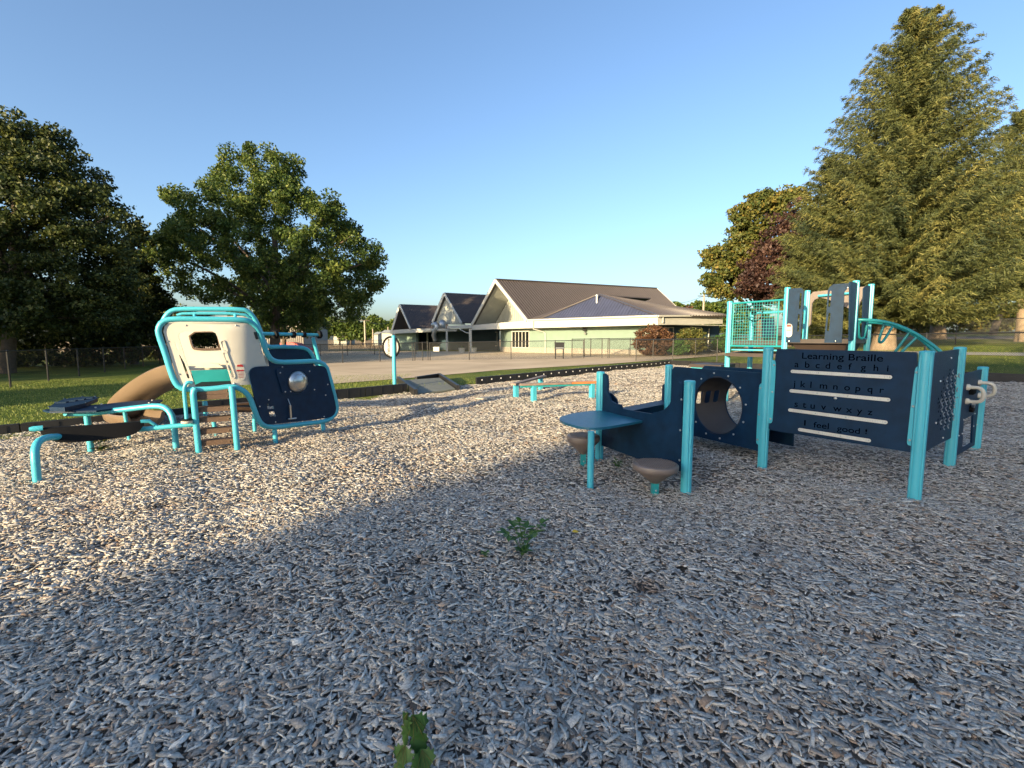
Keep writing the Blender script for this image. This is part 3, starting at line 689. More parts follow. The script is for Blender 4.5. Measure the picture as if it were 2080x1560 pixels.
# unrolled shell: x=angle, y=depth; slots on the side wall
slots=[slot(V((math.pi-.36,y)),V((math.pi+.02,y)),.048) for y in(.08,.22,.37)]
slots=[[(x,hcx) for x,hcx in s_] for s_ in slots]
outl=[(x,0.) for x in np.linspace(0,2*math.pi,49)]+[(x,TL) for x in np.linspace(2*math.pi,0,49)]
m.plate(outl,slots,.009,lambda x,y,w:tub(x,y,-w));m.build('tunnel_tube','tunnel',BR,40)
m=MB()
for k in range(12):
    a=2*math.pi*(k+.3)/12;bolt(m,fn4(hc[0]+(hr+.05)*math.cos(a),hc[1]+(hr+.05)*math.sin(a),0),n4,.012)
m.build('bolt','steel',tp_)
# table panel A-B
tbp,fn5,inv5,n5=panel(A_,B_,.0,[(405,500),(425,489),(445,488),(466,503),(470,560),(470,640),(495,715),(540,740),(580,748),(588,780),(640,790),(840,825),(850,812),(895,805),(945,785),(985,745),(1003,700),(1010,600),(1028,558),(1060,548),(1082,570),(1090,620),(1085,1305),(1060,1300),(700,1190),(415,1085),(405,1000)],[],'table_panel','navy',BR,.019,ct_)
m=MB()
for x in((1085,705),(1075,960),(1068,1210),(408,605),(410,1010)): s,z=inv5(*ct_(*x));bolt(m,fn5(s,z,0),n5,.011)
m.build('bolt','steel',tbp)
tl=[(65,872),(72,855),(100,842),(200,815),(420,787),(620,780),(860,835),(880,850),(600,905),(440,934),(340,942),(240,934),(160,915),(95,893)]
P=[at(*ct_(*p),.555) for p in tl];zt=sum(p.z for p in P)/len(P)
m=MB();m.plate(ch2([(p.x,p.y) for p in P],1),[],.024,lambda x,y,w:V((x,y,zt+w)));m.build('tabletop','blue_table',BR)
lg=at(1199,991);m=MB();m.tube([V((lg.x,lg.y,zt-.02)),V((lg.x,lg.y,G(lg.x,lg.y)-.05))],.031,16);m.build('table_leg','teal',BR,60)
# bench behind the table panel with eared end plates
ac=(Q_-A_);ac.z=0;acl=ac.length;ac.normalize();an=V((ac.y,-ac.x,0));zb=at(1290,818,.56).z;zb=.545
def acp(s,z,w): 
    r=V((A_.x,A_.y,0))+ac*s+an*w;r.z=z;return r
m=MB();m.plate([(.07,-.02),(acl-.07,-.02),(acl-.07,.2),(.07,.2)],[],.022,lambda s,w,k:acp(s,zb+k,w));m.build('bench_seat','navy',BR)
m=MB();m.plate([(.05,.2),(acl-.05,.2),(acl-.05,zb-.024),(.05,zb-.024)],[],.019,lambda s,z,k:acp(s,z,.18+k));m.build('bench_front','navy',BR)
for s_ in(.1,acl-.1):
    m=MB();m.plate([(-.06,zb-.2),(.2,zb-.2),(.2,zb+.05),(.17,zb+.16),(.1,zb+.22),(.0,zb+.24),(-.06,zb+.2)],[],.019,lambda w,z,k:acp(s_+k,z,w));m.build('bench_end','navy',BR)
# two mushroom stools
for (ub,vb,cxp,vt,rp,yt,lab) in((1329.5,1002,870,1235,190,4.06,'brown tapered stool in front of the navy table panel'),(1184,943,258,1000,138,5.0,'brown tapered stool half hidden behind the round teal table leg')):
    g=on_ground(ub,vb);rad=rp/4.105*(g.y*1.0)/F*1.0;zt_=atY(*ct_(cxp,vt),g.y).z-g.z
    ST=thing('stool',lab,'stool',g,'stools beside the play table')
    m=MB();m.lathe(g,[(rad*.17,zt_*.38),(rad*.2,zt_*.36),(rad*.55,zt_*.58),(rad*.97,zt_*.80),(rad,zt_*.84),(rad,zt_*.95),(rad*.97,zt_*.985),(rad*.9,zt_),(.001,zt_+.004)],40);st_=m.build('seat','taupe',ST,40)
    m=MB()
    for i in range(-9,10):
        for j in range(-9,10):
            x,y=i*rad*.105+(j%2)*rad*.05,j*rad*.095
            if x*x+y*y<(rad*.84)**2: m.box(g+V((x,y,zt_+.003)),V((rad*.03,0,0)),V((0,rad*.028,0)),V((0,0,.003)))
    m.build('seat_studs','taupe',st_)
    m=MB();m.box(g+V((0,0,zt_*.17)),V((.028,0,0)),V((0,.028,0)),V((0,0,zt_*.23)));sm=m.build('stem','teal_dark',ST)
    m=MB();bolt(m,g+V((0.005,-.028,zt_*.12)),V((0,-1,0)),.010);m.build('bolt','steel',sm)
# ================================================================ PLAY TOWER (behind the braille wall)
P2=V((5.28,9.0,0));P4=V((6.0,8.2,0));ex=(P4-P2).normalized();ey=V((-ex.y,ex.x,0))
P1=P2-ex*1.03;P1=V((4.56,9.8,0));P3=P2+ey*1.2;P5=P4+ey*1.15;P6=P1+ey*1.2
TW=thing('play_tower','tall play tower with navy entry panels, wire railing and curved climber','play structure',(P2.x,P2.y,G(P2.x,P2.y)))
for b,u,v in((P1,1478,612),(P2,1594,584),(P3,1636,590),(P4,1731,570),(P5,1769,577),(P6,1524,634)): post(b,v,u,TW,.052)
fnT,invT,dT,nT=plane_fn(P2,P4,-.02)
def tpanel(p,q,outl,holes,name='entry_panel',off=0.,mtl='navy'):
    fn,inv,d,n=plane_fn(p,q,off);m=MB();m.plate([inv(*c5(*x)) for x in outl],[[inv(*c5(*x)) for x in hh] for hh in holes],.019,fn);return m.build(name,mtl,TW),fn,inv,n
def pxslot(p,q,r): return slot(p,q,r)
pa_,f_,i_,n_=tpanel(P2,P4,[(718,190),(735,176),(840,165),(856,175),(864,195),(862,260),(836,578),(712,578)],[pxslot((841,212),(834,318),7),pxslot((827,370),(820,490),7)],off=.03)
m=MB();s1,z1=i_(*c5(752,460));s2,z2=i_(*c5(751,515));m.plate(slot((s1,z1),(s2,z2),.058),[],.002,lambda s,z,w:f_(s,z,.004+w));wl=m.build('warning_label','white',pa_)
m=MB();m.plate([(s1-.05,z1),(s1+.05,z1),(s1+.03,z1+.045),(s1-.03,z1+.045)],[],.002,lambda s,z,w:f_(s,z,.007+w));m.build('red_print','red',wl)
m=MB();m.plate([(s1-.04,z1-.07),(s1+.04,z1-.07),(s1+.04,z1-.055),(s1-.04,z1-.055)],[],.002,lambda s,z,w:f_(s,z,.007+w));m.build('black_print','black',wl)
pb_,f2_,i2_,_=tpanel(P2,P4,[(1045,185),(1060,158),(1088,138),(1205,130),(1215,145),(1170,195),(1165,300),(1150,580),(1018,580),(1032,400)],[pxslot((1066,195),(1056,302),8),pxslot((1058,362),(1046,485),8)],off=.03)
for ff,ii,pp,pts in((f_,i_,pa_,((752,568),(725,205))),(f2_,i2_,pb_,((1103,568),(1195,165)))):
    m=MB()
    for x in pts: s,z=ii(*c5(*x));bolt(m,ff(s,z,0),nT,.016)
    m.build('bolt','steel',pp)
tpanel(P4,P5,[(1215,120),(1262,125),(1284,150),(1272,545),(1210,570)],[],'side_panel',.03)
tpanel(P4,P5,[(1318,170),(1340,150),(1368,152),(1345,545),(1308,530)],[],'side_panel',.03)
# brown slide hood and opening on the back face
fnb,invb,_,nb=plane_fn(P3,P5,0.)
m=MB();m.plate([invb(*c5(*x)) for x in[(898,235),(935,196),(1120,176),(1335,155),(1335,262),(1290,268),(1270,330),(1225,330),(1040,250),(985,240),(945,255),(925,285),(915,440),(895,465)]],[],.05,fnb);m.build('slide_hood','taupe',TW)
m=MB();m.tube([fnb(*invb(*c5(980,228)),.06),fnb(*invb(*c5(1245,205)),.06)],.022,8);m.build('sit_down_bar','teal',TW)
# decks
zd=atY(*c5(930,552),8.8).z
c0=(P2+P4)/2+ey*.6
m=MB();m.box(V((c0.x,c0.y,zd-.04)),ex*.54,ey*.62,V((0,0,.04)));m.build('deck','deckmat',TW)
m=MB();c1=(P1+P2)/2+ey*.6
m.box(V((c1.x,c1.y,zd-.07)),ex*.5,ey*.6,V((0,0,.045)));m.build('deck','deckmat',TW)
m=MB();m.box(V((c1.x-.05,c1.y-.1,zd-.22)),ex*.46,ey*.6,V((0,0,.012)));m.build('step_riser','teal',TW)
m=MB();m.box(V((c1.x-.15,c1.y-.1,zd-.32)),ex*.48,ey*.62,V((0,0,.035)));m.build('deck','deckmat',TW)
cs=V((4.5,10.4,0));m=MB();m.box(V((cs.x,cs.y,.80)),ex*.36,ey*.36,V((0,0,.035)));m.build('transfer_step','deckmat',TW)
m=MB();m.box(V((cs.x,cs.y,.69)),ex*.33,ey*.33,V((0,0,.07)));m.build('step_riser','teal',TW)
m=MB();m.box(V((cs.x,cs.y,.3)),ex*.05,ey*.05,V((0,0,.33)));m.build('step_leg','teal',TW)
m=MB();vs=[];z0=G(6,9)
for a,b,z in((-.45,-.5,zd-.08),(.45,-.5,zd-.08),(.45,.5,zd-.08),(-.45,.5,zd-.08),(-.2,-.3,zd-.5),(.3,-.3,zd-.5),(.3,.4,zd-.5),(-.2,.4,zd-.5)):
    p=c0+ex*a+ey*b;vs.append((p.x,p.y,z))
m.add(vs,[(0,1,2,3),(4,7,6,5),(0,4,5,1),(1,5,6,2),(2,6,7,3),(3,7,4,0)]);m.build('deck_skirt','deckmat',TW)
# wire railing
fr_,inr,dr_,nr=plane_fn(P1,P2,0.)
L=(P2-P1).length;zt1=inr(*c5(500,275))[1];zb1=inr(*c5(470,605))[1]
m=MB();m.tube([fr_(.03,zt1,0),fr_(L-.03,zt1+.02,0)],.019,8);m.tube([fr_(.03,zb1,0),fr_(L-.03,zb1,0)],.019,8);m.tube([fr_(.08,zb1,0),fr_(.08,zt1,0)],.015,8);m.tube([fr_(L-.14,zb1,0),fr_(L-.14,zt1,0)],.015,8)
for i in range(1,17):
    s=.08+(L-.22)*i/17;m.tube([fr_(s,zb1,0),fr_(s,zt1,0)],.0042,5)
for i in range(1,15):
    z=zb1+(zt1-zb1)*i/15;m.tube([fr_(.08,z,0),fr_(L-.14,z,0)],.0042,5)
m.build('wire_railing','teal_dark',TW)
m=MB();zr=atY(*c5(600,362),10.8).z;m.tube([V((P6.x,P6.y,zr)),V((P3.x,P3.y,zr+.02))],.024,8);m.build('back_rail','teal',TW)
fq,iq,_,nq=plane_fn(P6,P3,0.);m=MB();m.plate([iq(*c5(*x)) for x in[(548,395),(640,395),(640,535),(548,535)]],[],.02,fq);m.build('back_panel','navy',TW)
m=MB();wc=atY(*c5(492,355),9.9);m.tube([wc+V((.17*math.cos(t),0,.17*math.sin(t))) for t in np.linspace(0,2*math.pi,25)[:-1]],.016,8,True)
for t in(.5,2.6,4.7): m.tube([wc,wc+V((.17*math.cos(t),0,.17*math.sin(t)))],.014,6)
m.lathe(wc+V((0,.05,0)),[(.05,0),(.06,.05),(.03,.09)],16,(0,-1,0));m.build('steering_wheel','rubber',TW,50)
# arched climber
def arc(pts,Y0,Y1,r=.03):
    n=len(pts);m=MB();m.tube([atY(*c5(*p),Y0+(Y1-Y0)*i/(n-1)) for i,p in enumerate(pts)],r,10,False,2);return m
ar=[(1262,408),(1330,407),(1420,414),(1520,432),(1620,468),(1720,518),(1810,580),(1890,640),(1960,720),(2010,800)]
a1=arc(ar,8.55,7.9);a1.build('climber_rail','teal_dark',TW,60)
a2=arc([(1270,425),(1340,424),(1430,428),(1530,448),(1620,480),(1700,522),(1770,570),(1840,640),(1900,720),(1940,800)],8.95,8.5);a2.build('climber_rail','teal_dark',TW,60)
for pts,y0,y1 in(([(1472,436),(1428,560),(1440,582),(1465,570),(1535,455)],8.5,8.6),([(1660,505),(1560,640),(1500,720)],8.3,8.5),([(1715,540),(1600,650),(1540,740)],8.2,8.4),([(1275,420),(1278,535),(1295,552),(1320,540),(1345,425)],8.55,8.7)):
    arc(pts,y0,y1,.022).build('climber_rung','teal_dark',TW,60)
# ================================================================ SMALL PLAY ITEMS
def c6(x,y): return (640+x/3.467,640+y/3.467)
BM=thing('balance_beam','zigzag balance beam of grey and orange planks on short teal posts','balance beam',on_ground(1084,817))
def bpost(ut,vt,ub,vb,w=.05):
    g=on_ground(ub,vb);z=atY(ut,vt,g.y).z;m=MB();m.box(V((g.x,g.y,(g.z+z)/2-.02)),V((w*.8,w*.5,0)),V((-w*.5,w*.8,0)),V((0,0,(z-g.z)/2+.02)));m.build('leg','teal',BM);return V((g.x,g.y,z))
a=bpost(1047,781,1048,811);b=bpost(1098,768,1098,793);c=bpost(1084,783,1084,818);d=bpost(1202,779,1202,811)
def plank(p,q,mtl,w=.13,t=.045): m=MB();m.beam(p,q,w,t);return m.build('plank',mtl,BM)
dirn=(b-a).normalized();plank(a-dirn*.18+V((0,0,.02)),b+dirn*.35+V((0,0,.03)),'plank')
dirn=(d-c).normalized();mid=c.lerp(d,.62);plank(c-dirn*.3+V((0,0,.03)),mid+V((0,0,.03)),'plank');plank(mid+dirn*.01+V((0,0,.03)),d+dirn*.1+V((0,0,.03)),'orange')
m=MB();m.beam(c-dirn*.3-V((0,0,.015)),d-V((0,0,.015)),.07,.04);m.build('rail','teal_dark',BM)
# access ramp with curb boards
RP=thing('access_ramp','low ramp with grey plastic curbs leading down into the chips','ramp',on_ground(865,790))
def gp(u,v,dz=0): p=on_ground(u,v);p.z+=dz;return p
q=[gp(812,783,.17),gp(893,777,.17),gp(925,795,.03),gp(845,803,.03)]
m=MB();m.plate([(p.x,p.y) for p in(q[3],q[2],q[1],q[0])],[],.04,lambda x,y,w:V((x,y,G(x,y)+.03+.13*min(1,max(0,(y-11.6)/2.6))+w)));m.build('ramp_surface','ramp',RP)
for a_,b_ in(((809,779),(845,804)),((893,772),(931,795))):
    p=gp(*a_,.13);r_=gp(*b_,.07);m=MB();m.beam(p,r_,.09,.2);m.build('curb','border',RP)
p=gp(850,778,.12);m=MB();m.beam(gp(845,779,.12),gp(893,772,.14),.1,.2);m.build('curb','border',RP)
# Welcome sign on a post
g=on_ground(802,795);WS=thing('welcome_sign','round white sign with black rim reading Welcome on a teal post','sign',g)
zt=atY(801,683,g.y).z;m=MB();m.tube([V((g.x,g.y,g.z-.05)),V((g.x,g.y,zt))],.052,16);m.lathe(V((g.x,g.y,zt)),[(.052,0),(.04,.02),(.01,.028)],16);m.build('post','teal',WS,50)
cc=atY(794.5,705,g.y+.08);rad=19.5/F*g.y;sn=V((-.35,-.93,.0)).normalized();sr=V((0,0,1)).cross(sn).normalized()*-1;sr=V((-sn.y,sn.x,0));su=V((0,0,1))
def wf(s,z,w): return cc+sr*s+su*z+sn*w
m=MB();m.plate(ell(0,0,rad,rad*1.06,40),[],.02,wf);m.build('sign_face','signface',WS)
m=MB();m.tube([wf(rad*math.cos(t),rad*1.06*math.sin(t),0) for t in np.linspace(0,2*math.pi,41)[:-1]],.028,8,True);m.build('rim','rubber',WS,60)
m=MB()
def wtext(body,s,z,size):
    cu=bpy.data.curves.new('t','FONT');cu.body=body;cu.size=size;cu.align_x='CENTER';ob=bpy.data.objects.new('t',cu);C.objects.link(ob);dg=bpy.context.evaluated_depsgraph_get();e=ob.evaluated_get(dg);me=e.to_mesh()
    m.add([wf(s-p.co.y,z+p.co.x,.006) for p in me.vertices],[tuple(f.vertices) for f in me.polygons]);e.to_mesh_clear();bpy.data.objects.remove(ob);bpy.data.curves.remove(cu)
wtext('Welcome',-.045,-.02,.125)
m.build('lettering','groove',WS)
m=MB()
for k,x in enumerate((.1,.135,.165)):
    m.plate([(x-.006,-.12+.02*k),(x+.006,-.12+.02*k),(x+.006,.1),(x-.006,.1)],[],.002,lambda s,z,w:wf(s,z,.006+w))
m.build('small_print','groove',WS)
# border timbers of the play area
kb=0
def border(p,q,seg,label,grp):
    p=np.array(p);q=np.array(q);L=np.linalg.norm(q-p);n=int(L/seg);d=(q-p)/L;nn=np.array([d[1],-d[0]])
    for i in range(n):
        a=p+d*seg*i;b=p+d*(seg*(i+1)-.012);m_=(a+b)/2
        yield a,b,m_,d,nn
corner=A0
def mk_border(start,dirv,length,seg,inside,label,grp):
    n=int(length/seg);src=None
    for i in range(n):
        a=start+dirv*seg*i;b=start+dirv*(seg*(i+1)-.015);md=(a+b)/2
        if -13.5<md[0]-0<-0 and False: continue
        pa=V((a[0],a[1],G(*a)));pb=V((b[0],b[1],G(*b)));mid=(pa+pb)/2
        # keep the gap at the ramp
        if RAMPGAP[0]<bedcoord(md[0],md[1])[0]<RAMPGAP[1] and grp=='A': continue
        T=thing('border_timber',label,'border timber',mid,'black border timbers round the play area')
        m=MB();dv=(pb-pa).normalized();iv=V((inside[0],inside[1],0))
        if grp=='A' and md[0]<-6.2: pa=pa-V((0,0,.10));pb=pb-V((0,0,.10));mid=mid-V((0,0,.10))
        m.box(mid+V((0,0,.10)),dv*((pb-pa).length/2),iv*.05,V((0,0,.13)))
        m.box(mid+V((0,0,.235)),dv*((pb-pa).length/2-.01),iv*.042,V((0,0,.008)))
        for k in range(4): 
            t=(k+.5)/4;m.box(pa.lerp(pb,t)+iv*.052+V((0,0,.1)),dv*.012,iv*.006,V((0,0,.12)))
        if grp=='B':
            for k in range(3): m.box(pa.lerp(pb,(k+.5)/3)+iv*.054+V((0,0,.12)),dv*.14,iv*.005,V((0,0,.045)))
        m.build('beam','border',T)
        if grp=='A' and md[0]>-2:
            for k in range(3):
                t=(k+.5)/3;m=MB();m.lathe(pa.lerp(pb,t)+iv*.05+V((0,0,.15)),[(.024,0),(.024,.01),(.014,.016)],10,iv);m.build('spike_cap','spot',T)
RAMPGAP=(bedcoord(*gp(886,774)[:2])[0]-.1,bedcoord(*gp(812,781)[:2])[0]+.35)
mk_border(A0,dA,27.,1.2,-np.array([dA[1],-dA[0]])*-1 if False else dB,'black plastic border timber with pale spike caps along the concrete yard side','A')
mk_border(A0,dB,21.,1.2,dA,'black plastic border timber with ribs along the right hand lawn','B')
# pale slab lying on the chips
g=on_ground(986,812);m=MB();m.plate([(g.x-.22,g.y-.12),(g.x+.05,g.y-.2),(g.x+.24,g.y+.02),(g.x+.2,g.y+.2),(g.x-.1,g.y+.14)],[],.03,lambda x,y,w:V((x,y,g.z+.06+w)))
o=m.build('paving_slab','foundation');tag(o,'flat pale slab lying on the chips in front of the ramp','slab')
# ---------------------------------------------------------------- weeds
def leaf_quad(m,base,d,up,L,W,lobes=None):
    d=d.normalized();r=d.cross(up).normalized();n=r.cross(d)
    pr=lobes or [(0,.05),(.2,.7),(.45,1.),(.75,.65),(1,.02)]
    vs=[];fs=[];k=len(pr)
    for t,w in pr:
        dz=-n*(t*t*.25*L);vs+= [base+d*(t*L)-r*(w*W/2)+dz+n*.12*W*w,base+d*(t*L)+dz,base+d*(t*L)+r*(w*W/2)+dz+n*.12*W*w]
    for i in range(k-1): fs+= [(3*i,3*i+1,3*i+4,3*i+3),(3*i+1,3*i+2,3*i+5,3*i+4)]
    m.add(vs,fs)
def add_rnd(o):
    me=o.data;a=me.attributes.new('rnd','FLOAT','POINT');n=len(me.vertices)
    a.data.foreach_set('value',np.repeat(rng.random(n//15+1),15)[:n].astype(np.float32))
def sprout(u,v,label,h,nst,nl,ll,lw,mtl='weed',spread=.8,name='weed_plant'):
    g=on_ground(u,v);T=thing(name,label,'weed',g);ms=MB();ml=MB()
    for i in range(nst):
        a=2*math.pi*(i+random.random()*.5)/nst;tip=g+V((math.cos(a)*spread*h*(.5+.5*random.random()),math.sin(a)*spread*h*.6,h*random.uniform(.55,1.)))
        mid=g.lerp(tip,.5)+V((0,0,h*.18));pts=chaikin([g,mid,tip],2);ms.tube(pts,.0028,5)
        for k in range(nl):
            t=.25+.75*k/(nl-1);j=min(len(pts)-1,int(t*(len(pts)-1)));p=pts[j];ax=(pts[j]-pts[j-1]).normalized();sd=ax.cross(V((0,0,1))).normalized()
            for sg_ in(-1,1):
                leaf_quad(ml,p,sd*sg_+ax*.35+V((0,0,random.uniform(-.1,.35))),V((0,0,1)),ll*random.uniform(.7,1.15),lw*random.uniform(.8,1.1))
        leaf_quad(ml,pts[-1],ax,V((0,0,1)),ll,lw)
    ms.build('stem','weed',T);add_rnd(T.children[0]);o=ml.build('leaves',mtl,T);add_rnd(o);return T
sprout(1062,1128,'small green weed with paired leaflets alone in the grey chips',.26,6,4,.07,.036,'weed',.5)
sprout(985,1132,'tiny green sprout in the chips left of the bigger weed',.04,3,3,.025,.016)
sprout(205,917,'pale yellow green weed growing by the leg of the low table',.30,7,4,.13,.05,'ygleaf',.5)
sprout(1255,948,'low weed tuft in the shade under the round table',.06,4,3,.05,.02)
# lobed maple seedling at the bottom edge
g=on_ground(848,1588);T=thing('maple_seedling','maple seedling with large lobed leaves at the bottom edge','seedling',g)
top=atY(838,1438,g.y+.03);m=MB();m.tube(chaikin([g,g.lerp(top,.5)+V((.006,0,0)),top],2),.0035,6);m.build('stem','bark',T)
half=[(0,.04),(.06,.2),(.02,.34),(.12,.36),(.1,.52),(.2,.46),(.27,.56),(.3,.4),(.36,.3),(.42,.2),(.5,.34),(.55,.3),(.6,.38),(.66,.24),(.74,.26),(.78,.15),(.88,.12),(1.03,0)]
def maple_leaf(m,mv,base,d,up,Ln,Wd):
    d=V(d).normalized();r=d.cross(V(up)).normalized();n=r.cross(d)
    def f(x,y,w): return base+d*(y*Ln)+r*(x*Wd)+n*(-.22*Ln*y*y+.25*Wd*abs(x)-.5*Wd*x*x+.05*Wd*math.sin(9*y+3*x)+w)
    out=[(w,t) for t,w in half]+[(-w*random.uniform(.9,1.08),t) for t,w in half[-2:0:-1]]
    out=[(x,y) for x,y in out]
    pts=[]
    for (x0,y0),(x1,y1) in zip(out,out[1:]+out[:1]):
        for k in range(3): pts.append((x0+(x1-x0)*k/3,y0+(y1-y0)*k/3))
    m.plate(pts,[],.0006,f)
    for a in ((0,1.),(.45,.45),(-.45,.45),(.24,.62),(-.24,.62)):
        mv.tube([f(a[0]*t*.9,(.02+a[1]*.95*t),.0008) for t in np.linspace(0,1,8)],.0009,4)
m=MB();mv=MB()
L0=g.lerp(top,.93)
maple_leaf(m,mv,atY(838,1450,top.y-.005),(.055,-.055,-.16),(.25,-.75,.6),.15,.085)
maple_leaf(m,mv,atY(829,1447,top.y),(-.028,-.03,-.13),(-.75,-.6,.3),.125,.06)
maple_leaf(m,mv,atY(824,1512,top.y-.05),(-.04,-.08,-.13),(-.3,-.7,.5),.12,.07)
maple_leaf(m,mv,atY(856,1520,top.y-.05),(.05,-.08,-.13),(.3,-.7,.5),.13,.075)
o=m.build('leaves','weed',T);o2=mv.build('veins','ygleaf',T);add_rnd(o);add_rnd(o2)
m=MB();leaf_quad(m,atY(832,1440,top.y),V((.02,.02,.0)),V((0,-.6,.8)),.03,.03);m.build('dead_leaf','brown',T)
g=on_ground(1168,1090);m=MB();leaf_quad(m,g+V((-.02,0,.035)),V((1,.2,.1)),V((0,-.3,1)),.05,.035);o=m.build('fallen_leaf','yleaf');tag(o,'small yellow fallen leaf on the grey chips','leaf')
# ================================================================ COMMUNITY BUILDING
def Yb(u): return 35970./(u-250.)
def B5(x,y): return (780+x/2.971,540+y/2.971)
def B7(x,y): return (780+x/6.933,540+y/6.933)
def B8(x,y): return (1020+x/4.522,560+y/4.522)
def bp(u,v,dY=0): return atY(u,v,Yb(u)+dY)
e1=V((-.643,.766,0));e2=V((.871,.491,0))
c0=bp(1340,722);c0.z=G(c0.x,c0.y)
BD=thing('community_building','long pale green building with three steep gables and brown metal roofs','building',(c0.x,c0.y,c0.z))
def corrugated(p00,p10,p01,p11,n,name,mtl,th=.12,par=BD,h=.06):
    """roof slope between ridge edge p00->p10 and eave edge p01->p11 with standing ribs"""
    p00,p10,p01,p11=map(V,(p00,p10,p01,p11));nr=(p10-p00).cross(p01-p00).normalized()
    if nr.z<0: nr=-nr
    vs=[];fs=[]
    prof=[(0,0),(.62,0),(.7,h),(.92,h),(1,0)]
    ts=[]
    for i in range(n):
        for t,z in prof[:-1]: ts.append(((i+t)/n,z))
    ts.append((1,0))
    for t,z in ts:
        a=p00.lerp(p10,t);b=p01.lerp(p11,t);vs+=[a+nr*z,b+nr*z,b-nr*th,a-nr*th]
    for i in range(len(ts)-1):
        k=4*i
        for j in range(4): fs.append((k+j,k+(j+1)%4,k+4+(j+1)%4,k+4+j))
    fs+=[(0,1,2,3)[::-1],tuple(4*(len(ts)-1)+j for j in range(4))]
    m=MB();m.add(vs,fs);return m.build(name,mtl,par)
def quad(name,mtl,pts,th,par=BD,nd=None):
    pts=[V(p) for p in pts];n=(pts[1]-pts[0]).cross(pts[2]-pts[0]).normalized()
    if nd is not None and n.dot(V(nd))<0: n=-n
    k=len(pts);vs=pts+[p-n*th for p in pts];fs=[tuple(range(k)),tuple(range(2*k-1,k-1,-1))]+[(i,i+k,(i+1)%k+k,(i+1)%k) for i in range(k)]
    m=MB();m.add(vs,fs);o=m.build(name,mtl,par);return o
cv=V((0,-1,0))
def gable(apex,lf,rt,ya,yl,yr,rend,n,recess,wallpts=None,barge=.32):
    R0=atY(*apex,ya);L0=atY(*lf,yl);E0=atY(*rt,yr)
    x0,y0=R0.x,R0.y;k=(rend[0]-CX)/F
    # ridge length: intersect direction e2 with the pixel column
    t=(k*y0*1.0-x0)/(e2.x-k*e2.y);R1=R0+e2*t;R1.z=atY(rend[0],rend[1],R1.y).z
    T=R1-R0
    T=V((T.x,T.y,0)) if abs(T.z)<.25 else T
    rf=corrugated(R0,R0+T,E0,E0+T,n,'roof','roof');corrugated(R0+T,R0,L0+T,L0,n,'roof','roof')
    for a,b in((R0,L0),(R0,E0)):
        m=MB();m.beam(a-e2*.04-V((0,0,.1)),b-e2*.04-V((0,0,.1)),.1,barge);m.build('barge_board','whitepaint',BD)
    w=e2*recess;dn=V((0,0,-.25))
    if recess>1:
        for a in (L0,E0):
            k=V((0,0,-.17));quad('soffit','gable',[R0+k+e2*.06,a+k+e2*.06,a+k+w,R0+k+w],.03,BD,V((0,0,-1)))
    tri=[R0+w+dn,L0+w+dn,E0+w+dn]
    g=quad('gable_wall','gable',tri,.15,BD,-e2)
    m=MB();nb=int((E0-L0).length/.3)
    for i in range(1,nb):
        t=i/nb;b=tri[1].lerp(tri[2],t);top=(tri[1].lerp(tri[0],t*2) if t<.5 else tri[0].lerp(tri[2],t*2-1))
        if (top-b).length>.3: m.beam(b-e2*.02,top-e2*.02,.05,.03,e2)
    m.build('gable_battens','gable',g)
    return R0,R1,L0,E0,T
# main gable and the long brown roof
R0,R1,L0,E0,T=gable((1007,568),(959,658),(1071,649),47.5,50.7,43.8,(1329,586),72,2.6)
b=MB();b.beam(R1-V((0,0,.1)),R1+(E0-R0)-V((0,0,.1)),.1,.32);b.build('barge_board','whitepaint',BD)
m=MB();m.beam(R0+V((0,0,.06)),R0+T+V((0,0,.06)),.3,.08);m.build('ridge_cap','roof',BD)
gable((902.6,594.5),(879,653),(938,655),58.5,59.5,54.5,(992,598),30,.35)
gable((812.3,618),(797,669),(834,666.5),66,67,62.5,(891,621),24,3.)
# low hip wing
ap=atY(1217,598.5,39.5);kl=bp(1098,648.5);kr=bp(1336,642.2);rl=bp(1072,649.2)
cr=V((kr.x,kr.y,kr.z));xr=kr+e2*8.2;xr.z=atY(1468,641,xr.y).z
far=ap+e2*6;far.z=ap.z-1.2
ql=quad('hip_roof','hip',[ap,kl,kr],.12,BD,-e2+V((0,0,2)))
nrm_=(kl-ap).cross(kr-ap).normalized();nrm_=nrm_ if nrm_.z>0 else -nrm_
m=MB();
for i in range(1,40):
    t=i/40;b_=kl.lerp(kr,t);dirp=(ap-(kl+kr)/2).normalized()
    # rib runs up slope until a hip line
    tt=min(t*2*1.0/(1.0),(1-t)*2.0);ka=((ap-kl).dot((kr-kl).normalized()))/(kr-kl).length
    lim=t/ka if t<ka else (1-t)/(1-ka);top=kl.lerp(ap,t/ka) if t<ka else kr.lerp(ap,(1-t)/(1-ka))
    pe=b_.lerp(kl+(kr-kl)*t,1);foot=kl+(kr-kl)*t
    m.beam(foot+nrm_*.01,top+nrm_*.01,.04,.05,nrm_)
m.build('roof_ribs','hip',ql)
# right slope of the wing, ribs in mesh
corrugated(ap,ap+V((.02,.01,0)),kr,xr,26,'roof','roof')
quad('roof','roof',[ap,ap+V((.02,.01,0)),xr,xr+e1*9,ap+e1*3+e2*5],.1,BD,V((0,0,1)))
quad('roof','roof',[ap+V((0,0,.01)),rl,kl],.1,BD,V((0,0,1)))
quad('roof','roof',[ap,rl,rl+e2*8,ap+e2*6],.1,BD,V((0,0,1)))
for a,b in((ap,kl),(ap,kr)):
    m=MB();m.beam(a+V((0,0,.05)),b+V((0,0,.05)),.25,.06);m.build('hip_cap','roof',BD)
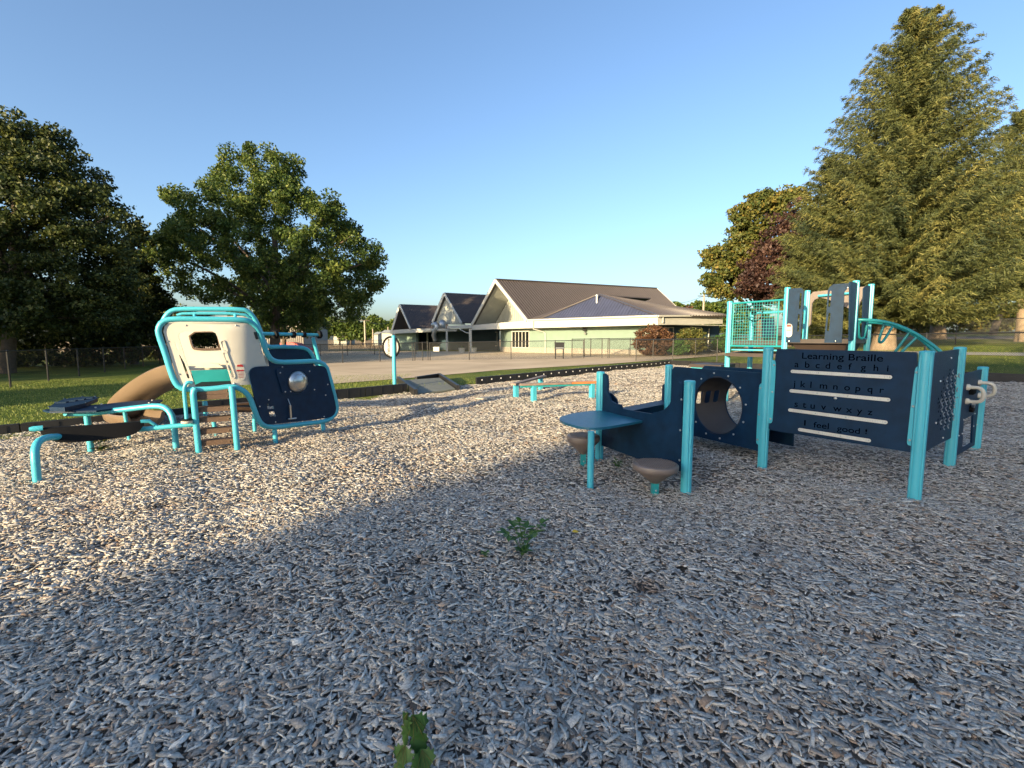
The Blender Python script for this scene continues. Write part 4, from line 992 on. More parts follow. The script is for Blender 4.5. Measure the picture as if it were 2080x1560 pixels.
# roof flue
fl=ap.lerp((kl+kr)/2,.32);m=MB();m.lathe(fl-V((0,0,.1)),[(.11,0),(.11,.55),(.17,.56),(.17,.66),(.03,.72)],14);m.build('flue','galv',BD,40)
# fascia boards: front, right end, left run
def fascia(pts,name='fascia',th=.1):
    for (u0,t0,b0_,Y0),(u1,t1,b1,Y1) in zip(pts[:-1],pts[1:]):
        quad(name,'whitepaint',[atY(u0,t0,Y0),atY(u1,t1,Y1),atY(u1,b1,Y1),atY(u0,b0_,Y0)],th,BD,cv)
fascia([(958,660.5,670.2,Yb(958)),(1072,651,666.8,Yb(1072)),(1336,642.2,660,Yb(1336))])
fr0=V((kr.x,kr.y,0));
fascia([(1336.6,642.4,660,kr.y+.02),(1468,642,657.5,xr.y)])
fascia([(792,671,678,Yb(800)+2.5),(836,668,676,Yb(836)+1),(876,667,674,Yb(876)+1.)]);fascia([(876,667.5,672.5,Yb(876)+.9),(927,668.3,672.8,Yb(927)+.6)]);fascia([(908,662.5,667,Yb(908)),(958,659.5,666,Yb(958)+.2)])
# gutters
for (a,b) in ((bp(1072,650.2,-.12),bp(1336,641.6,-.12)),(bp(1337,641.8,-.1),atY(1468,641.4,xr.y-.1))):
    m=MB();m.beam(a,b,.14,.12);m.build('gutter','whitepaint',BD)
# soffit and porch ceiling, back walls
def hz(u,v,Y): return atY(u,v,Y)
s_f=[bp(958,669,.12),bp(1336,659,.12)];
quad('soffit','gable',[s_f[0],s_f[1],s_f[1]+e2*8,s_f[0]+e2*8],.06,BD,V((0,0,-1)))
pl=hz(792,677,Yb(800)+2.6);pr_=hz(958,667,Yb(958)+.3)
quad('soffit','gable',[pl,pr_,pr_+e2*9,pl+e2*9],.06,BD,V((0,0,-1)))
def wallq(u0,Y0,u1,Y1,zt,name='wall',mtl='wall',zb=None,th=.2):
    a=atY(u0,700,Y0);b=atY(u1,700,Y1);g0=G(a.x,a.y)-.3 if zb is None else zb;
    return quad(name,mtl,[V((a.x,a.y,g0)),V((b.x,b.y,g0)),V((b.x,b.y,zt)),V((a.x,a.y,zt))],th,BD,cv),a,b
ws=1.9
zt=bp(1200,666).z+.1
def Yw(u): return Yb(u)+1.5
w1,wa,wb=wallq(1038,Yw(1038),1326,Yw(1326),zt)
f1,_,_=wallq(1038,Yw(1038)-.03,1326,Yw(1326)-.03,bp(1150,707.5,1.5).z,'foundation','foundation')
# left return of the front room
la=atY(1037.5,700,Yw(1038)+.02);lb=la+e2*-.0+V((-1.1,3.6,0))
quad('wall','wall',[V((la.x,la.y,-.5)),V((lb.x,lb.y,-.5)),V((lb.x,lb.y,zt)),V((la.x,la.y,zt))],.2,BD,V((-1,-.3,0)))
quad('foundation','foundation',[V((la.x-.03,la.y,-.5)),V((lb.x-.03,lb.y,-.5)),V((lb.x-.03,lb.y,.55)),V((la.x-.03,la.y,.55))],.2,BD,V((-1,-.3,0)))
# right end wall, dark blue, under the deep eave
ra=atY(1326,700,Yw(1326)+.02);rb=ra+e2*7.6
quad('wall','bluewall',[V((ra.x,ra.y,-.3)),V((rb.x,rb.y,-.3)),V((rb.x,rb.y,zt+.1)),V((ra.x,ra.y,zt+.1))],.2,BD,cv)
# porch back wall
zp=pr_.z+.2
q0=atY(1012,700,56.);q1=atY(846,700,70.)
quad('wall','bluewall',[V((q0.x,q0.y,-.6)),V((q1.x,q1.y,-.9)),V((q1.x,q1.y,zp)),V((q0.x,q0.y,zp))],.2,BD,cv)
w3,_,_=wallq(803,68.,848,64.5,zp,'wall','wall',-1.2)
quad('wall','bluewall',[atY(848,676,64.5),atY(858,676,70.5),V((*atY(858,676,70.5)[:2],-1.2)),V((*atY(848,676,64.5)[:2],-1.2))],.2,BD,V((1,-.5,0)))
# windows and doors
def window(u0,v0,u1,v1,Y0,Y1,n,name='window',off=.06,fr=.09):
    a=atY(u0,v0,Y0);b=atY(u1,v0,Y1);za=atY((u0+u1)/2,v1,(Y0+Y1)/2).z;zt_=(a.z+b.z)/2
    fn,inv,d,nn=plane_fn(a,b,off);w=(V((b.x-a.x,b.y-a.y,0))).length;h=zt_-za
    holes=[]
    pw=(w-fr*2-(n-1)*fr*.7)/n
    for i in range(n):
        x=fr+i*(pw+fr*.7);holes.append([(x,za+fr),(x+pw,za+fr),(x+pw,zt_-fr),(x,zt_-fr)])
    m=MB();m.plate([(0,za),(w,za),(w,zt_),(0,zt_)],holes,.08,fn);o=m.build(name,'whitepaint',BD)
    m=MB();m.plate([(fr*.6,za+fr*.6),(w-fr*.6,za+fr*.6),(w-fr*.6,zt_-fr*.6),(fr*.6,zt_-fr*.6)],[],.01,lambda s,z,k:fn(s,z,k-.05));m.build('glass','glass',o)
    return o
window(1040,672,1076,707,Yw(1040),Yw(1076),5)
def Yp(u): return 56.+(1012-u)*(14/166.)
for u0,u1 in((969,984),(993.5,1011)): window(u0,674,u1,703,Yp(u0),Yp(u1),3,'door')
for u0,u1 in((817,822.5),(826,831)): window(u0,681,u1,704,67.,66.6,1,'door')
def rw(u): # depth along the right end wall
    k=(u-CX)/F;t=(k*ra.y-ra.x)/(e2.x-k*e2.y);return ra.y+e2.y*t
window(1347,664,1368,704,rw(1347),rw(1368),2,'door');window(1400,664,1424,686,rw(1400),rw(1424),2)
# porch posts
for u,vt,vb,Y,w_ in((907.6,672,712,Yb(908)+.3,.11),(955.5,668,713.5,Yb(956)+.3,.15),(868,676,704,66.,.1)):
    a=atY(u,vt,Y);m=MB();m.box(V((a.x,a.y,(a.z-.3)/2)),V((w_,0,0)),V((0,w_,0)),V((0,0,(a.z+.3)/2)));m.build('porch_post','whitepaint',BD)
# downspouts
def pipe(pts,r=.05,name='downspout',mtl='whitepaint'):
    m=MB();m.tube([atY(u,v,Y) for u,v,Y in pts],r,8);return m.build(name,mtl,BD,60)
pipe([(1083,651,Yb(1083)-.15),(1083,668,Yb(1083)-.15),(1104,674,Yw(1105)-.12),(1107.5,677,Yw(1107)-.12),(1108,722,Yw(1108)-.12)])
pipe([(1347,643,kr.y+.2),(1347,655,kr.y+.2),(1330,665,Yw(1320)-.15),(1312,669,Yw(1312)-.15),(1312,718,Yw(1312)-.15)])
pipe([(1440,668,rw(1436)-.2),(1438,708,rw(1436)-.2),(1446,712,rw(1436)-.8),(1462,714,rw(1436)-1.8)])
pipe([(933,668,Yb(933)-.1),(945,675,Yb(945)),(954,677,Yb(955)+.2)],.05)
# kitchen exhaust duct
pipe([(880,660,58.2),(886,658,57.5),(888,664,57.3),(884,672,57.5),(881,680,57.8),(885,692,58.)],.32,'exhaust_duct','galv')
m=MB();m.lathe(atY(893,660,57.),[(.5,0),(.62,.15),(.62,.55),(.5,.7)],18,(1,.1,0));m.build('exhaust_fan','galv',BD,50)
# wall lamp
m=MB();m.box(bp(1187,667.5,1.2),V((.14,0,0)),V((0,.1,0)),V((0,0,.2)));m.build('wall_lamp','black',BD)
m=MB();m.lathe(bp(1189,677,1.3),[(.02,-.12),(.1,-.05),(.12,.04),(.03,.12)],10);m.build('camera_dome','galv',BD)
# ================================================================ FENCES
def fence(pts,label,h=1.22,group='black chain link fences',extra_rail=False,r=.03,every=None,toprail=True,name='chain_link_fence'):
    """pts = ground points of the posts"""
    p0=pts[0];T=thing(name,label,'fence',p0,group)
    tops=[V((p.x,p.y,p.z+h)) for p in pts]
    for p,t in zip(pts,tops):
        m=MB();m.tube([p-V((0,0,.05)),t],r,8);m.lathe(t,[(r*1.3,0),(r*.6,.04)],8);m.build('post','black',T)
    m=MB();m.tube(tops,r*.72,8);m.build('top_rail','black',T)
    vs=[];fs=[];uv=[];d=0
    me=bpy.data.meshes.new('mesh')
    for i,(p,t) in enumerate(zip(pts,tops)):
        if i: d+=(p-pts[i-1]).length
        vs+=[tuple(p+V((0,0,.03))),tuple(t-V((0,0,.02)))];uv+=[(d,.03),(d,h)]
    fs=[(2*i,2*i+2,2*i+3,2*i+1) for i in range(len(pts)-1)]
    off=T.location
    me.from_pydata([tuple(V(v)-off) for v in vs],[],fs);ul=me.uv_layers.new(name='UVMap')
    for l in me.loops: ul.data[l.index].uv=uv[l.vertex_index]
    me.materials.append(mt['chain']);o=bpy.data.objects.new('chain_mesh',me);C.objects.link(o);o.parent=T
    return T
def fg(u,Y):
    p=atY(u,700,Y);return V((p.x,p.y,G(p.x,p.y)))
fence([fg(u,Y) for u,Y in((640,29.2),(695,29.8),(771,30.9),(838,31.4))],'black chain link fence across the yard behind the welcome sign')
fence([fg(u,Y) for u,Y in((873,31.6),(953,31.4),(1038,31.2),(1128,31),(1185,31.)) ],'black chain link fence in front of the building windows')
fence([fg(u,Y) for u,Y in((1238,30.8),(1327,30.6),(1413,30.2),(1500,30.0),(1590,29.8))],'black chain link fence passing the two rounded bushes')
gt=fence([fg(u,Y) for u,Y in((842,31.5),(858,31.55),(869,31.6))],'narrow black gate with a latch beside the welcome sign',1.25,None,name='gate')
gt['category']='gate'
gt=fence([fg(u,Y) for u,Y in((1187,33.2),(1223,31.),(1235,30.9))],'half open black chain link gate in front of the green wall',1.3,None,name='gate')
gt['category']='gate'
gt=fence([fg(u,Y) for u,Y in((1162,33.),(1200,33.3),(1238,33.5),(1280,33.6),(1325,33.8))],'black chain link enclosure close to the green wall',1.3)
fence([fg(u,Y) for u,Y in((600,44),(650,44.5),(705,45),(760,45.5),(800,46),(845,46.5))],'farther black fence across the grey yard left of the building',1.15)
fence([fg(u,Y) for u,Y in((640,63),(668,63.2),(690,63.5),(714,64),(752,64.5),(790,65))],'farthest black fence at the edge of the dry field',1.5)
lf=[V((x,y,G(x,y))) for x,y in((-15.8,12.6),(-17.1,15.7),(-18.4,18.3),(-19.7,21),(-20.9,23.7),(-22.1,26.4),(-23.2,29.1),(-24.2,31.8),(-25.,34.5))]
fence(lf,'dark chain link fence under the big trees beyond the left lawn',1.25)
rf_=[]
for i in range(9):
    p=A0+np.array([1.6,.97])+dB*(-4+2.6*i);rf_.append(V((p[0],p[1],G(*p))))
fence(rf_,'black chain link fence just past the play area on the right',1.22)
rf2=[V((x,y,G(x,y))) for x,y in((17.5,31),(20,29.4),(22.5,27.8),(25,26.2),(27.5,24.4),(30,22.6),(33,20.8))]
fence(rf2,'taller chain link fence in front of the spruce trunks',1.35)
# white notice on the fence and the dark bench behind it
p=fg(886,31.3);n=MB();n.box(V((p.x,p.y,p.z+.78)),V((.2,0,0)),V((0,.012,0)),V((0,0,.15)));o=n.build('notice','whitepaint');tag(o,'blank white notice hanging on the fence by the porch','notice')
# charcoal grill stand
g=fg(1137,30.6);T=thing('grill_stand','black metal grill box on thin legs behind the fence','grill',g)
m=MB();m.box(g+V((0,.2,.86)),V((.30,0,0)),V((0,.2,0)),V((0,0,.2)));m.box(g+V((0,.2,1.08)),V((.33,0,0)),V((0,.22,0)),V((0,0,.03)));m.build('firebox','black',T)
m=MB();m.box(g+V((0,-.02,.74)),V((.26,0,0)),V((0,.02,0)),V((0,0,.03)));m.build('tray','galv',T)
for a,b in((-.26,0),(.26,0),(-.26,.36),(.26,.36)): m=MB();m.box(g+V((a,b,.36)),V((.02,0,0)),V((0,.02,0)),V((0,0,.37)));m.build('leg','black',T)
m=MB();m.beam(g+V((-.26,0,.2)),g+V((.26,0,.2)),.03,.03);m.build('crossbar','black',T)
# planter barrels on the porch
for k,(u,lab) in enumerate(((938,'white planter tub between the porch posts'),(962,'white planter tub right of the thick porch post'))):
    p=fg(u,49.);T=thing('planter_tub',lab,'planter',p);m=MB();m.lathe(p,[(.28,0),(.36,.5),(.38,.52),(.3,.53)],16);m.build('tub','whitepaint',T,40)
    m=MB()
    for i in range(14): leaf_quad(m,p+V((0,0,.5)),V((random.uniform(-1,1),random.uniform(-1,1),random.uniform(.3,1))),V((0,0,1)),.3,.12)
    add_rnd(m.build('plant','weed',T))
# utility poles with wires
def pole(u,vt,Y,r,label,arm=True):
    g=fg(u,Y);z=atY(u,vt,Y).z;T=thing('utility_pole',label,'utility pole',g)
    m=MB();m.tube([g-V((0,0,.2)),V((g.x,g.y,z))],[r,r*.7],10);m.build('mast','pole',T,60)
    if arm:
        m=MB();m.box(V((g.x,g.y,z-.35)),V((1.1,.3,0)),V((-.04,.05,0)),V((0,0,.06)));m.build('crossarm','bark',T)
    return V((g.x,g.y,z-.3))
t1=pole(742,648,110,.22,'pale utility pole standing alone before the far tree line');t2=pole(1426,597,75,.2,'pale utility pole behind the right end of the building')
pole(789,664,130,.2,'short pole rising from the far tree line',False);pole(758,668,135,.2,'thin pole among the far trees left of the gables',False)
def wire(a,b,sag,label):
    m=MB();m.tube([a.lerp(b,t)-V((0,0,sag*4*t*(1-t))) for t in np.linspace(0,1,14)],.03,5);o=m.build('power_line','black');tag(o,label,'power line')
wire(t1,atY(790,655,130),.6,'thin power line from the pole toward the far gable');wire(t1,atY(560,640,150),1.,'thin power line running left from the far pole')
wire(t2,atY(1350,612,120),.8,'thin power line dropping behind the roof');wire(t2,atY(1530,590,60),.6,'thin power line reaching into the green maple')
# far sheds and vehicles
def shed(u0,u1,v0,v1,Y,label,mtl,ribs=0,cat='shed'):
    a=fg(u0,Y);b=fg(u1,Y);z=atY((u0+u1)/2,v0,Y).z;T=thing('metal_shed' if ribs else 'far_building',label,cat,(a+b)/2)
    zb=min(a.z,b.z)-.2;d=(b-a)
    m=MB();m.box(V(((a.x+b.x)/2,Y+4,(z+zb)/2)),V((d.length/2,0,0)),V((0,4,0)),V((0,0,(z-zb)/2)));w_=m.build('wall',mtl,T)
    if ribs:
        m=MB()
        for i in range(ribs):
            t=(i+.5)/ribs;m.box(V((a.x+d.x*t,Y-.03,(z+zb)/2)),V((d.length/ribs*.28,0,0)),V((0,.05,0)),V((0,0,(z-zb)/2)))
        m.build('cladding_ribs','roof',w_)
    m=MB();c_=(a+b)/2;hw=d.length/2+.3;m.add([(c_.x-hw,Y-.4,z),(c_.x+hw,Y-.4,z),(c_.x+hw,Y+4,z+.8),(c_.x-hw,Y+4,z+.8),(c_.x+hw,Y+8.4,z),(c_.x-hw,Y+8.4,z)],[(0,1,2,3),(3,2,4,5),(0,3,5),(1,4,2),(0,5,4,1)]);m.build('roof','shed' if ribs else 'gable',T)
shed(380,618,655,693,62,'grey ribbed metal shed behind the big oak trunk','shed',60)
shed(678,704,682,688,150,'long low white building before the far trees','gable',0,'building');shed(776,797,676,686,120,'pale low building just left of the far gable','gable',0,'building')
shed(760,768,679,686,140,'small white hut beside the far pole','gable',0,'building')
g=fg(601,58);T=thing('parked_car','small red car parked beside the ribbed shed','car',g)
m=MB();m.plate(ch2([(-2.1,.25),(2.1,.25),(2.15,.7),(1.3,.85),(.7,1.35),(-1.,1.4),(-1.7,.9),(-2.15,.8)],1),[],1.7,lambda x,z,w:g+V((x,w,z)));m.build('body','red',T)
m=MB();m.plate([(-1.45,.9),(1.1,.88),(.6,1.28),(-.95,1.32)],[],.02,lambda x,z,w:g+V((x,.012-w-.03,z)));m.build('side_window','glass',T)
for x in(-1.3,1.35):
    m=MB();m.lathe(g+V((x,.0,.32)),[(.1,-.02),(.32,-.02),(.32,.2),(.1,.2)],16,(0,1,0));m.build('wheel','rubber',T)
# road and path on the right rise
def strip_sheet(name,mtl,q0,q1,t0,t1,lift):
    o=np.array([.855,.52]);pts=[A0+o*q0+dB*t0,A0+o*q0+dB*t1,A0+o*q1+dB*t1,A0+o*q1+dB*t0];poly_sheet(name,[tuple(p) for p in pts],mtl,lift,1.5)
strip_sheet('sidewalk','pathcon',7.,8.3,4,34,.02)
strip_sheet('road','asphalt',26,33,-6,50,.02)
# ================================================================ TREES AND SHRUBS
def leaves_np(c,L,W,nrm_bias=None,up=.3,rs=None):
    """c centres (n,3) -> diamond leaves with random orientation"""
    n=len(c);d=rng.normal(size=(n,3));d/=np.linalg.norm(d,axis=1)[:,None]
    q=rng.normal(size=(n,3));q[:,2]+=up
    if nrm_bias is not None: q+=nrm_bias
    q-=d*(q*d).sum(1)[:,None];q/=np.linalg.norm(q,axis=1)[:,None];r=np.cross(d,q)
    s=rng.uniform(.65,1.25,n);l=(L*s)[:,None];w=(W*s)[:,None]
    v=np.stack([c-d*l/2,c-d*l*.05+r*w/2+q*l*.06,c+d*l/2,c-d*l*.05-r*w/2+q*l*.06],1)
    f=np.arange(4*n).reshape(n,4);return v.reshape(-1,3),f
def pinp(x,y,poly):
    c=np.zeros(len(x),bool);j=len(poly)-1
    for i in range(len(poly)):
        (x1,y1),(x2,y2)=poly[i],poly[j]
        k=((y1>y)!=(y2>y))&(x<(x2-x1)*(y-y1)/((y2-y1) or 1e-9)+x1);c^=k;j=i
    return c
def trunk(T,base,top,r,limbs,mtl='bark',r2=.35):
    m=MB();pts=[base-V((0,0,.15)),base+V((0,0,.02)),base.lerp(top,.12),base.lerp(top,.5)+V((r*.5,0,0)),top]
    m.tube(chaikin(pts,1),[r*1.45]+[r*1.3]+[r*(1-(1-r2)*i/(2*len(pts)-4)) for i in range(2*len(pts)-2-2)],10)
    m.build('trunk',mtl,T,80)
    for a,b,rr in limbs:
        m=MB();mid=a.lerp(b,.5)+V((0,0,(b-a).length*.08));p=chaikin([a,mid,b],2);n=len(p);m.tube(p,[rr*(1-.8*i/(n-1)) for i in range(n)],7);m.build('limb',mtl,T,80)
def leaf_tree(name,label,cat,poly,Y,ub,tr,ncl,npc,clr,L,W,mtl,deep=.8,group=None,ztop=None,trunk_top=.6,hollow=.35,nl=9,stretch=1.3,flat=.7):
    P=np.array(poly,float);u0,v0=P.min(0);u1,v1=P.max(0)
    base=fg(ub,Y);T=thing(name,label,cat,base,group)
    # clump centres inside the silhouette, given a real depth
    us,vs=[],[]
    while len(us)<ncl:
        u=rng.uniform(u0,u1,400);v=rng.uniform(v0,v1,400);k=pinp(u,v,poly);us+=list(u[k]);vs+=list(v[k])
    us=np.array(us[:ncl]);vs=np.array(vs[:ncl]);cx=[]
    uc=(u0+u1)/2
    for u,v in zip(us,vs):
        row=np.array([pinp(np.array([x]),np.array([v]),poly)[0] for x in np.linspace(u0,u1,40)]);xs=np.linspace(u0,u1,40)[row]
        a,b=(xs.min(),xs.max()) if len(xs) else (u-1,u+1)
        hw=max(1,(b-a)/2);t=(u-(a+b)/2)/hw;dz=math.sqrt(max(0,1-t*t))*hw/F*Y*deep
        w=rng.uniform(-1,1);w=math.copysign(abs(w)**hollow,w)
        yy=Y+w*dz;sc=1
        p=atY(u,v,Y);cx.append((p.x,yy,p.z))
    cx=np.array(cx);r=clr*rng.uniform(.6,1.3,ncl)
    d=rng.normal(size=(ncl,npc,3));d/=np.linalg.norm(d,axis=2)[:,:,None];rad=rng.random((ncl,npc))**.45
    axc=np.array([base.x,Y,0.]);od=cx-axc;od[:,2]=0;od/=np.linalg.norm(od,axis=1)[:,None]+1e-6;od[:,2]=rng.normal(.12,.25,ncl);od/=np.linalg.norm(od,axis=1)[:,None]
    e=d*rad[...,None]*r[:,None,None]*np.array([1,1,flat]);along=(e*od[:,None]).sum(2)
    taper=1-.45*np.clip(along/(r[:,None]),0,1)
    pts=cx[:,None]+(e-along[...,None]*od[:,None])*taper[...,None]*.85+along[...,None]*od[:,None]*stretch
    pts=pts.reshape(-1,3);gzv=gz(pts[:,0],pts[:,1]);pts=pts[pts[:,2]>gzv+.1]
    n=len(pts);v,f=leaves_np(pts,np.full(n,L),np.full(n,W))
    shade=np.repeat(rng.normal(0,.14,ncl),npc)[:n] if n==ncl*npc else rng.normal(0,.14,n)
    rn=np.clip(rng.beta(2.,2.2,n)+shade,0,1)
    zt_=cx[:,2].max();top=V((base.x+ (atY(uc,v0,Y).x-base.x)*.7,Y,base.z+(zt_-base.z)*trunk_top))
    limbs=[]
    for i in rng.choice(ncl,min(nl,ncl),False):
        b=V(cx[i]);t=min(.95,max(.25,(b.z-base.z)/(zt_-base.z)*.75));a=base.lerp(top,t);limbs.append((a,b,tr*.38))
    trunk(T,base,top,tr,limbs)
    npmesh('crown',v,f,mtl,{'rnd':np.repeat(rn,4)},T);return T
def I2(x,y): return (320+x/3.714,280+y/3.714)
oak=[I2(*p) for p in[(560,85),(640,110),(700,140),(770,75),(850,55),(950,100),(1040,170),(1080,270),(1040,340),(1010,400),(1100,350),(1180,440),(1180,520),(1240,440),(1300,440),(1340,520),(1360,600),(1440,600),(1520,640),(1500,700),(1430,740),(1560,780),(1650,830),(1690,960),(1690,1080),(1600,1180),(1540,1260),(1500,1370),(1380,1360),(1250,1310),(1240,1400),(1100,1440),(900,1400),(700,1320),(560,1240),(400,1230),(260,1200),(150,1100),(60,1000),(50,880),(130,750),(210,720),(170,610),(160,470),(260,480),(400,390),(450,400),(440,300),(480,160)]]
leaf_tree('oak_tree','big spreading green tree standing alone before the grey metal shed','tree',oak,37,556,.4,560,200,.8,.22,.13,'maple',.85,None,None,.62,.5,18,1.05,.95)
def L1(x,y): return (x/3,200+y/3)
lt1=[L1(*p) for p in[(-500,-60),(-200,-40),(-60,120),(40,70),(140,80),(180,200),(330,170),(350,270),(430,330),(490,310),(430,400),(620,430),(590,560),(640,600),(700,650),(760,760),(730,900),(760,1000),(770,1200),(740,1330),(600,1400),(420,1430),(250,1440),(60,1430),(-100,1440),(-500,1440)]]
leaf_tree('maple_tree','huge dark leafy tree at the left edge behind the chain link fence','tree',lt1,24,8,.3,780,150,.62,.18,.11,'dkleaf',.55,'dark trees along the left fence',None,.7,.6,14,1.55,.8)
lt2=[L1(*p) for p in[(760,860),(790,790),(830,760),(865,770),(890,830),(920,890),(935,960),(920,1050),(960,1150),(1020,1220),(1030,1300),(900,1420),(720,1440),(640,1400),(680,1100)]]
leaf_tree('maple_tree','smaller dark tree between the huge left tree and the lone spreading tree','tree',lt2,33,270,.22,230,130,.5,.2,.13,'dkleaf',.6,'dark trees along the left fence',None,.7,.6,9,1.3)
leaf_tree('oak_tree','unseen green tree added behind the lone spreading tree to shade the gables','tree',[(490,640),(505,560),(550,520),(600,530),(650,580),(660,640),(640,680),(510,680)],52,575,.3,150,130,1.0,.35,.22,'maple',1.2)  # hidden by the big crown, added to cast shade on the left gables
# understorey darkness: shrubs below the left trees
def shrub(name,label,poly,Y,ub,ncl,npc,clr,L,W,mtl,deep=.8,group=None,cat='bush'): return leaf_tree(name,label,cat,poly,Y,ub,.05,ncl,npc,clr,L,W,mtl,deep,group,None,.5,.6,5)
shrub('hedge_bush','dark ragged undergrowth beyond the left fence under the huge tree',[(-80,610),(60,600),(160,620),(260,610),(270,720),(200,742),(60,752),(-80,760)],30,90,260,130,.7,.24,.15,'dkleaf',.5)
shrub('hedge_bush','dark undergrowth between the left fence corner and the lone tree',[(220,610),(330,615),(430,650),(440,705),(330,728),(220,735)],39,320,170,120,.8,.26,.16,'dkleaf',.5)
# right side maples
def R3(x,y): return (1420+x*.4231,y*.4231)
mp=[R3(*p) for p in[(170,1010),(210,990),(270,950),(330,915),(410,915),(480,930),(500,960),(420,1010),(380,1060),(350,1120),(300,1160),(280,1240),(240,1340),(220,1420),(150,1430),(80,1410),(40,1380),(45,1290),(35,1220),(100,1190),(160,1120),(190,1070)]]
leaf_tree('maple_tree','olive green maple left of the copper tree behind the play tower','tree',mp,33,1545,.25,200,130,.62,.22,.15,'ygleaf',.8,None,None,.6,.55,9)
rd=[R3(*p) for p in[(360,1060),(420,1000),(470,970),(520,960),(560,1010),(560,1200),(560,1460),(400,1450),(250,1440),(210,1390),(240,1260),(290,1170),(350,1120)]]
leaf_tree('copper_tree','purple brown copper leaved tree beside the big spruce','tree',rd,30,1600,.22,190,150,.6,.2,.13,'redleaf',.8,None,None,.6,.55,8)
# spruces
def spruce(name,label,u,Y,vtop,ub,prof,tr,nbr,mtl='spruce',zlow=2.0,tips=(0.,),group=None,dens=1.):
    base=fg(ub,Y);ztop=atY(u,vtop,Y).z;hgt=ztop-base.z;T=thing(name,label,'tree',base,group)
    xs=atY(u,vtop,Y).x;top=V((xs,Y,ztop))
    trunk(T,base,base.lerp(top,.8),tr,[],'paletrunk',.02)
    hv=np.array([(atY(u,v,Y).z,w/F*Y) for v,w in prof]);o=np.argsort(hv[:,0]);hz_,hw=hv[o,0],hv[o,1]
    C0=[];D0=[];S0=[];R0_=[]
    for i in range(nbr):
        t=(i+.5)/nbr;z=ztop-(ztop-base.z-zlow)*(t**.82)*1.0
        Lb=float(np.interp(z,hz_,hw))*rng.uniform(.76,.98);az=i*2.39996+rng.normal(0,.25)
        fr_=(z-base.z)/hgt;ax_=base.lerp(top,fr_)
        dirv=np.array([math.cos(az),math.sin(az),0]);tw=rng.choice(tips)*min(1,(fr_-.8)*5) if fr_>.8 else 0
        up=.55*fr_+.05;ns=max(7,int(Lb/.24*dens));bs=rng.normal(.45,.2)
        for k in range(ns):
            s=(k+.6)/ns;rr=Lb*s
            p=np.array([ax_.x+tw,ax_.y,z])+dirv*rr;p[2]+=up*rr*.6-.32*Lb*(s-.75*s*s*1.0)*(1-fr_)+.22*Lb*max(0,s-.65)
            side=np.array([-dirv[1],dirv[0],0]);tl=min(.6,.1+.26*Lb*(1-s)*.8+.05*Lb)
            for sg in(-1,1):
                td=side*sg*rng.uniform(.6,1.)+dirv*rng.uniform(.5,.9)+np.array([0,0,rng.uniform(-.6,-.05)]);td/=np.linalg.norm(td)
                nn=max(2,int(tl/.16))
                for j in range(nn):
                    C0.append(p+td*(tl*(j+.5)/nn));D0.append(td);S0.append(1.);R0_.append(bs)
            C0.append(p);D0.append(dirv+np.array([0,0,.1]));S0.append(1.1);R0_.append(bs)
    c=np.array(C0);d=np.array(D0);sz=np.array(S0);rb=np.array(R0_);n=len(c);K=9
    c=np.repeat(c,K,0)+rng.normal(0,.045,(n*K,3));d=np.repeat(d,K,0)+rng.normal(0,.5,(n*K,3))+np.array([0,0,-.12]);d/=np.linalg.norm(d,axis=1)[:,None];rb=np.repeat(rb,K)
    q=rng.normal(size=(n*K,3));q[:,2]+=.5;q-=d*(q*d).sum(1)[:,None];q/=np.linalg.norm(q,axis=1)[:,None];r=np.cross(d,q)
    l=rng.uniform(.10,.21,n*K)[:,None];w=rng.uniform(.022,.05,n*K)[:,None]
    v=np.stack([c-d*l*.5-r*w*.4,c-d*l*.5+r*w*.4,c+d*l*.5+r*w*.12,c+d*l*.5-r*w*.12],1).reshape(-1,3)
    rn=np.clip(rb+rng.normal(0,.17,n*K),0,1)
    npmesh('crown',v,np.arange(4*n*K).reshape(-1,4),mtl,{'rnd':np.repeat(rn,4)},T);return T
spruce('spruce_tree','tallest olive green spruce with twin tips behind the play tower',1872,23,18,1795,[(18,6),(60,36),(100,64),(150,92),(200,114),(300,148),(400,186),(500,214),(560,226),(640,210),(720,185)],.48,560,zlow=1.6,tips=(-.45,.5),group=None)
spruce('spruce_tree','spruce at the right edge with a broad dark lower skirt',2075,27,225,2080,[(225,8),(300,60),(400,120),(500,160),(600,190),(680,150)],.4,270,zlow=2.6)
spruce('spruce_tree','shorter spruce filling the left flank of the tallest spruce',1690,25.5,318,1700,[(318,6),(380,45),(450,78),(520,100),(600,112),(690,100)],.3,260,zlow=.8)
spruce('spruce_tree','spruce with a pale sunlit trunk standing farther back by the road',1925,34,330,1903,[(330,20),(420,110),(520,150),(600,160),(640,100)],.5,190,zlow=3.6)
leaf_tree('roadside_tree','grey stemmed roadside tree at the far right edge','tree',[(1985,480),(2060,420),(2200,400),(2240,560),(2150,630),(2060,625),(1990,600),(1960,560)],40,2014,.26,110,110,.9,.28,.18,'dkleaf',.7)
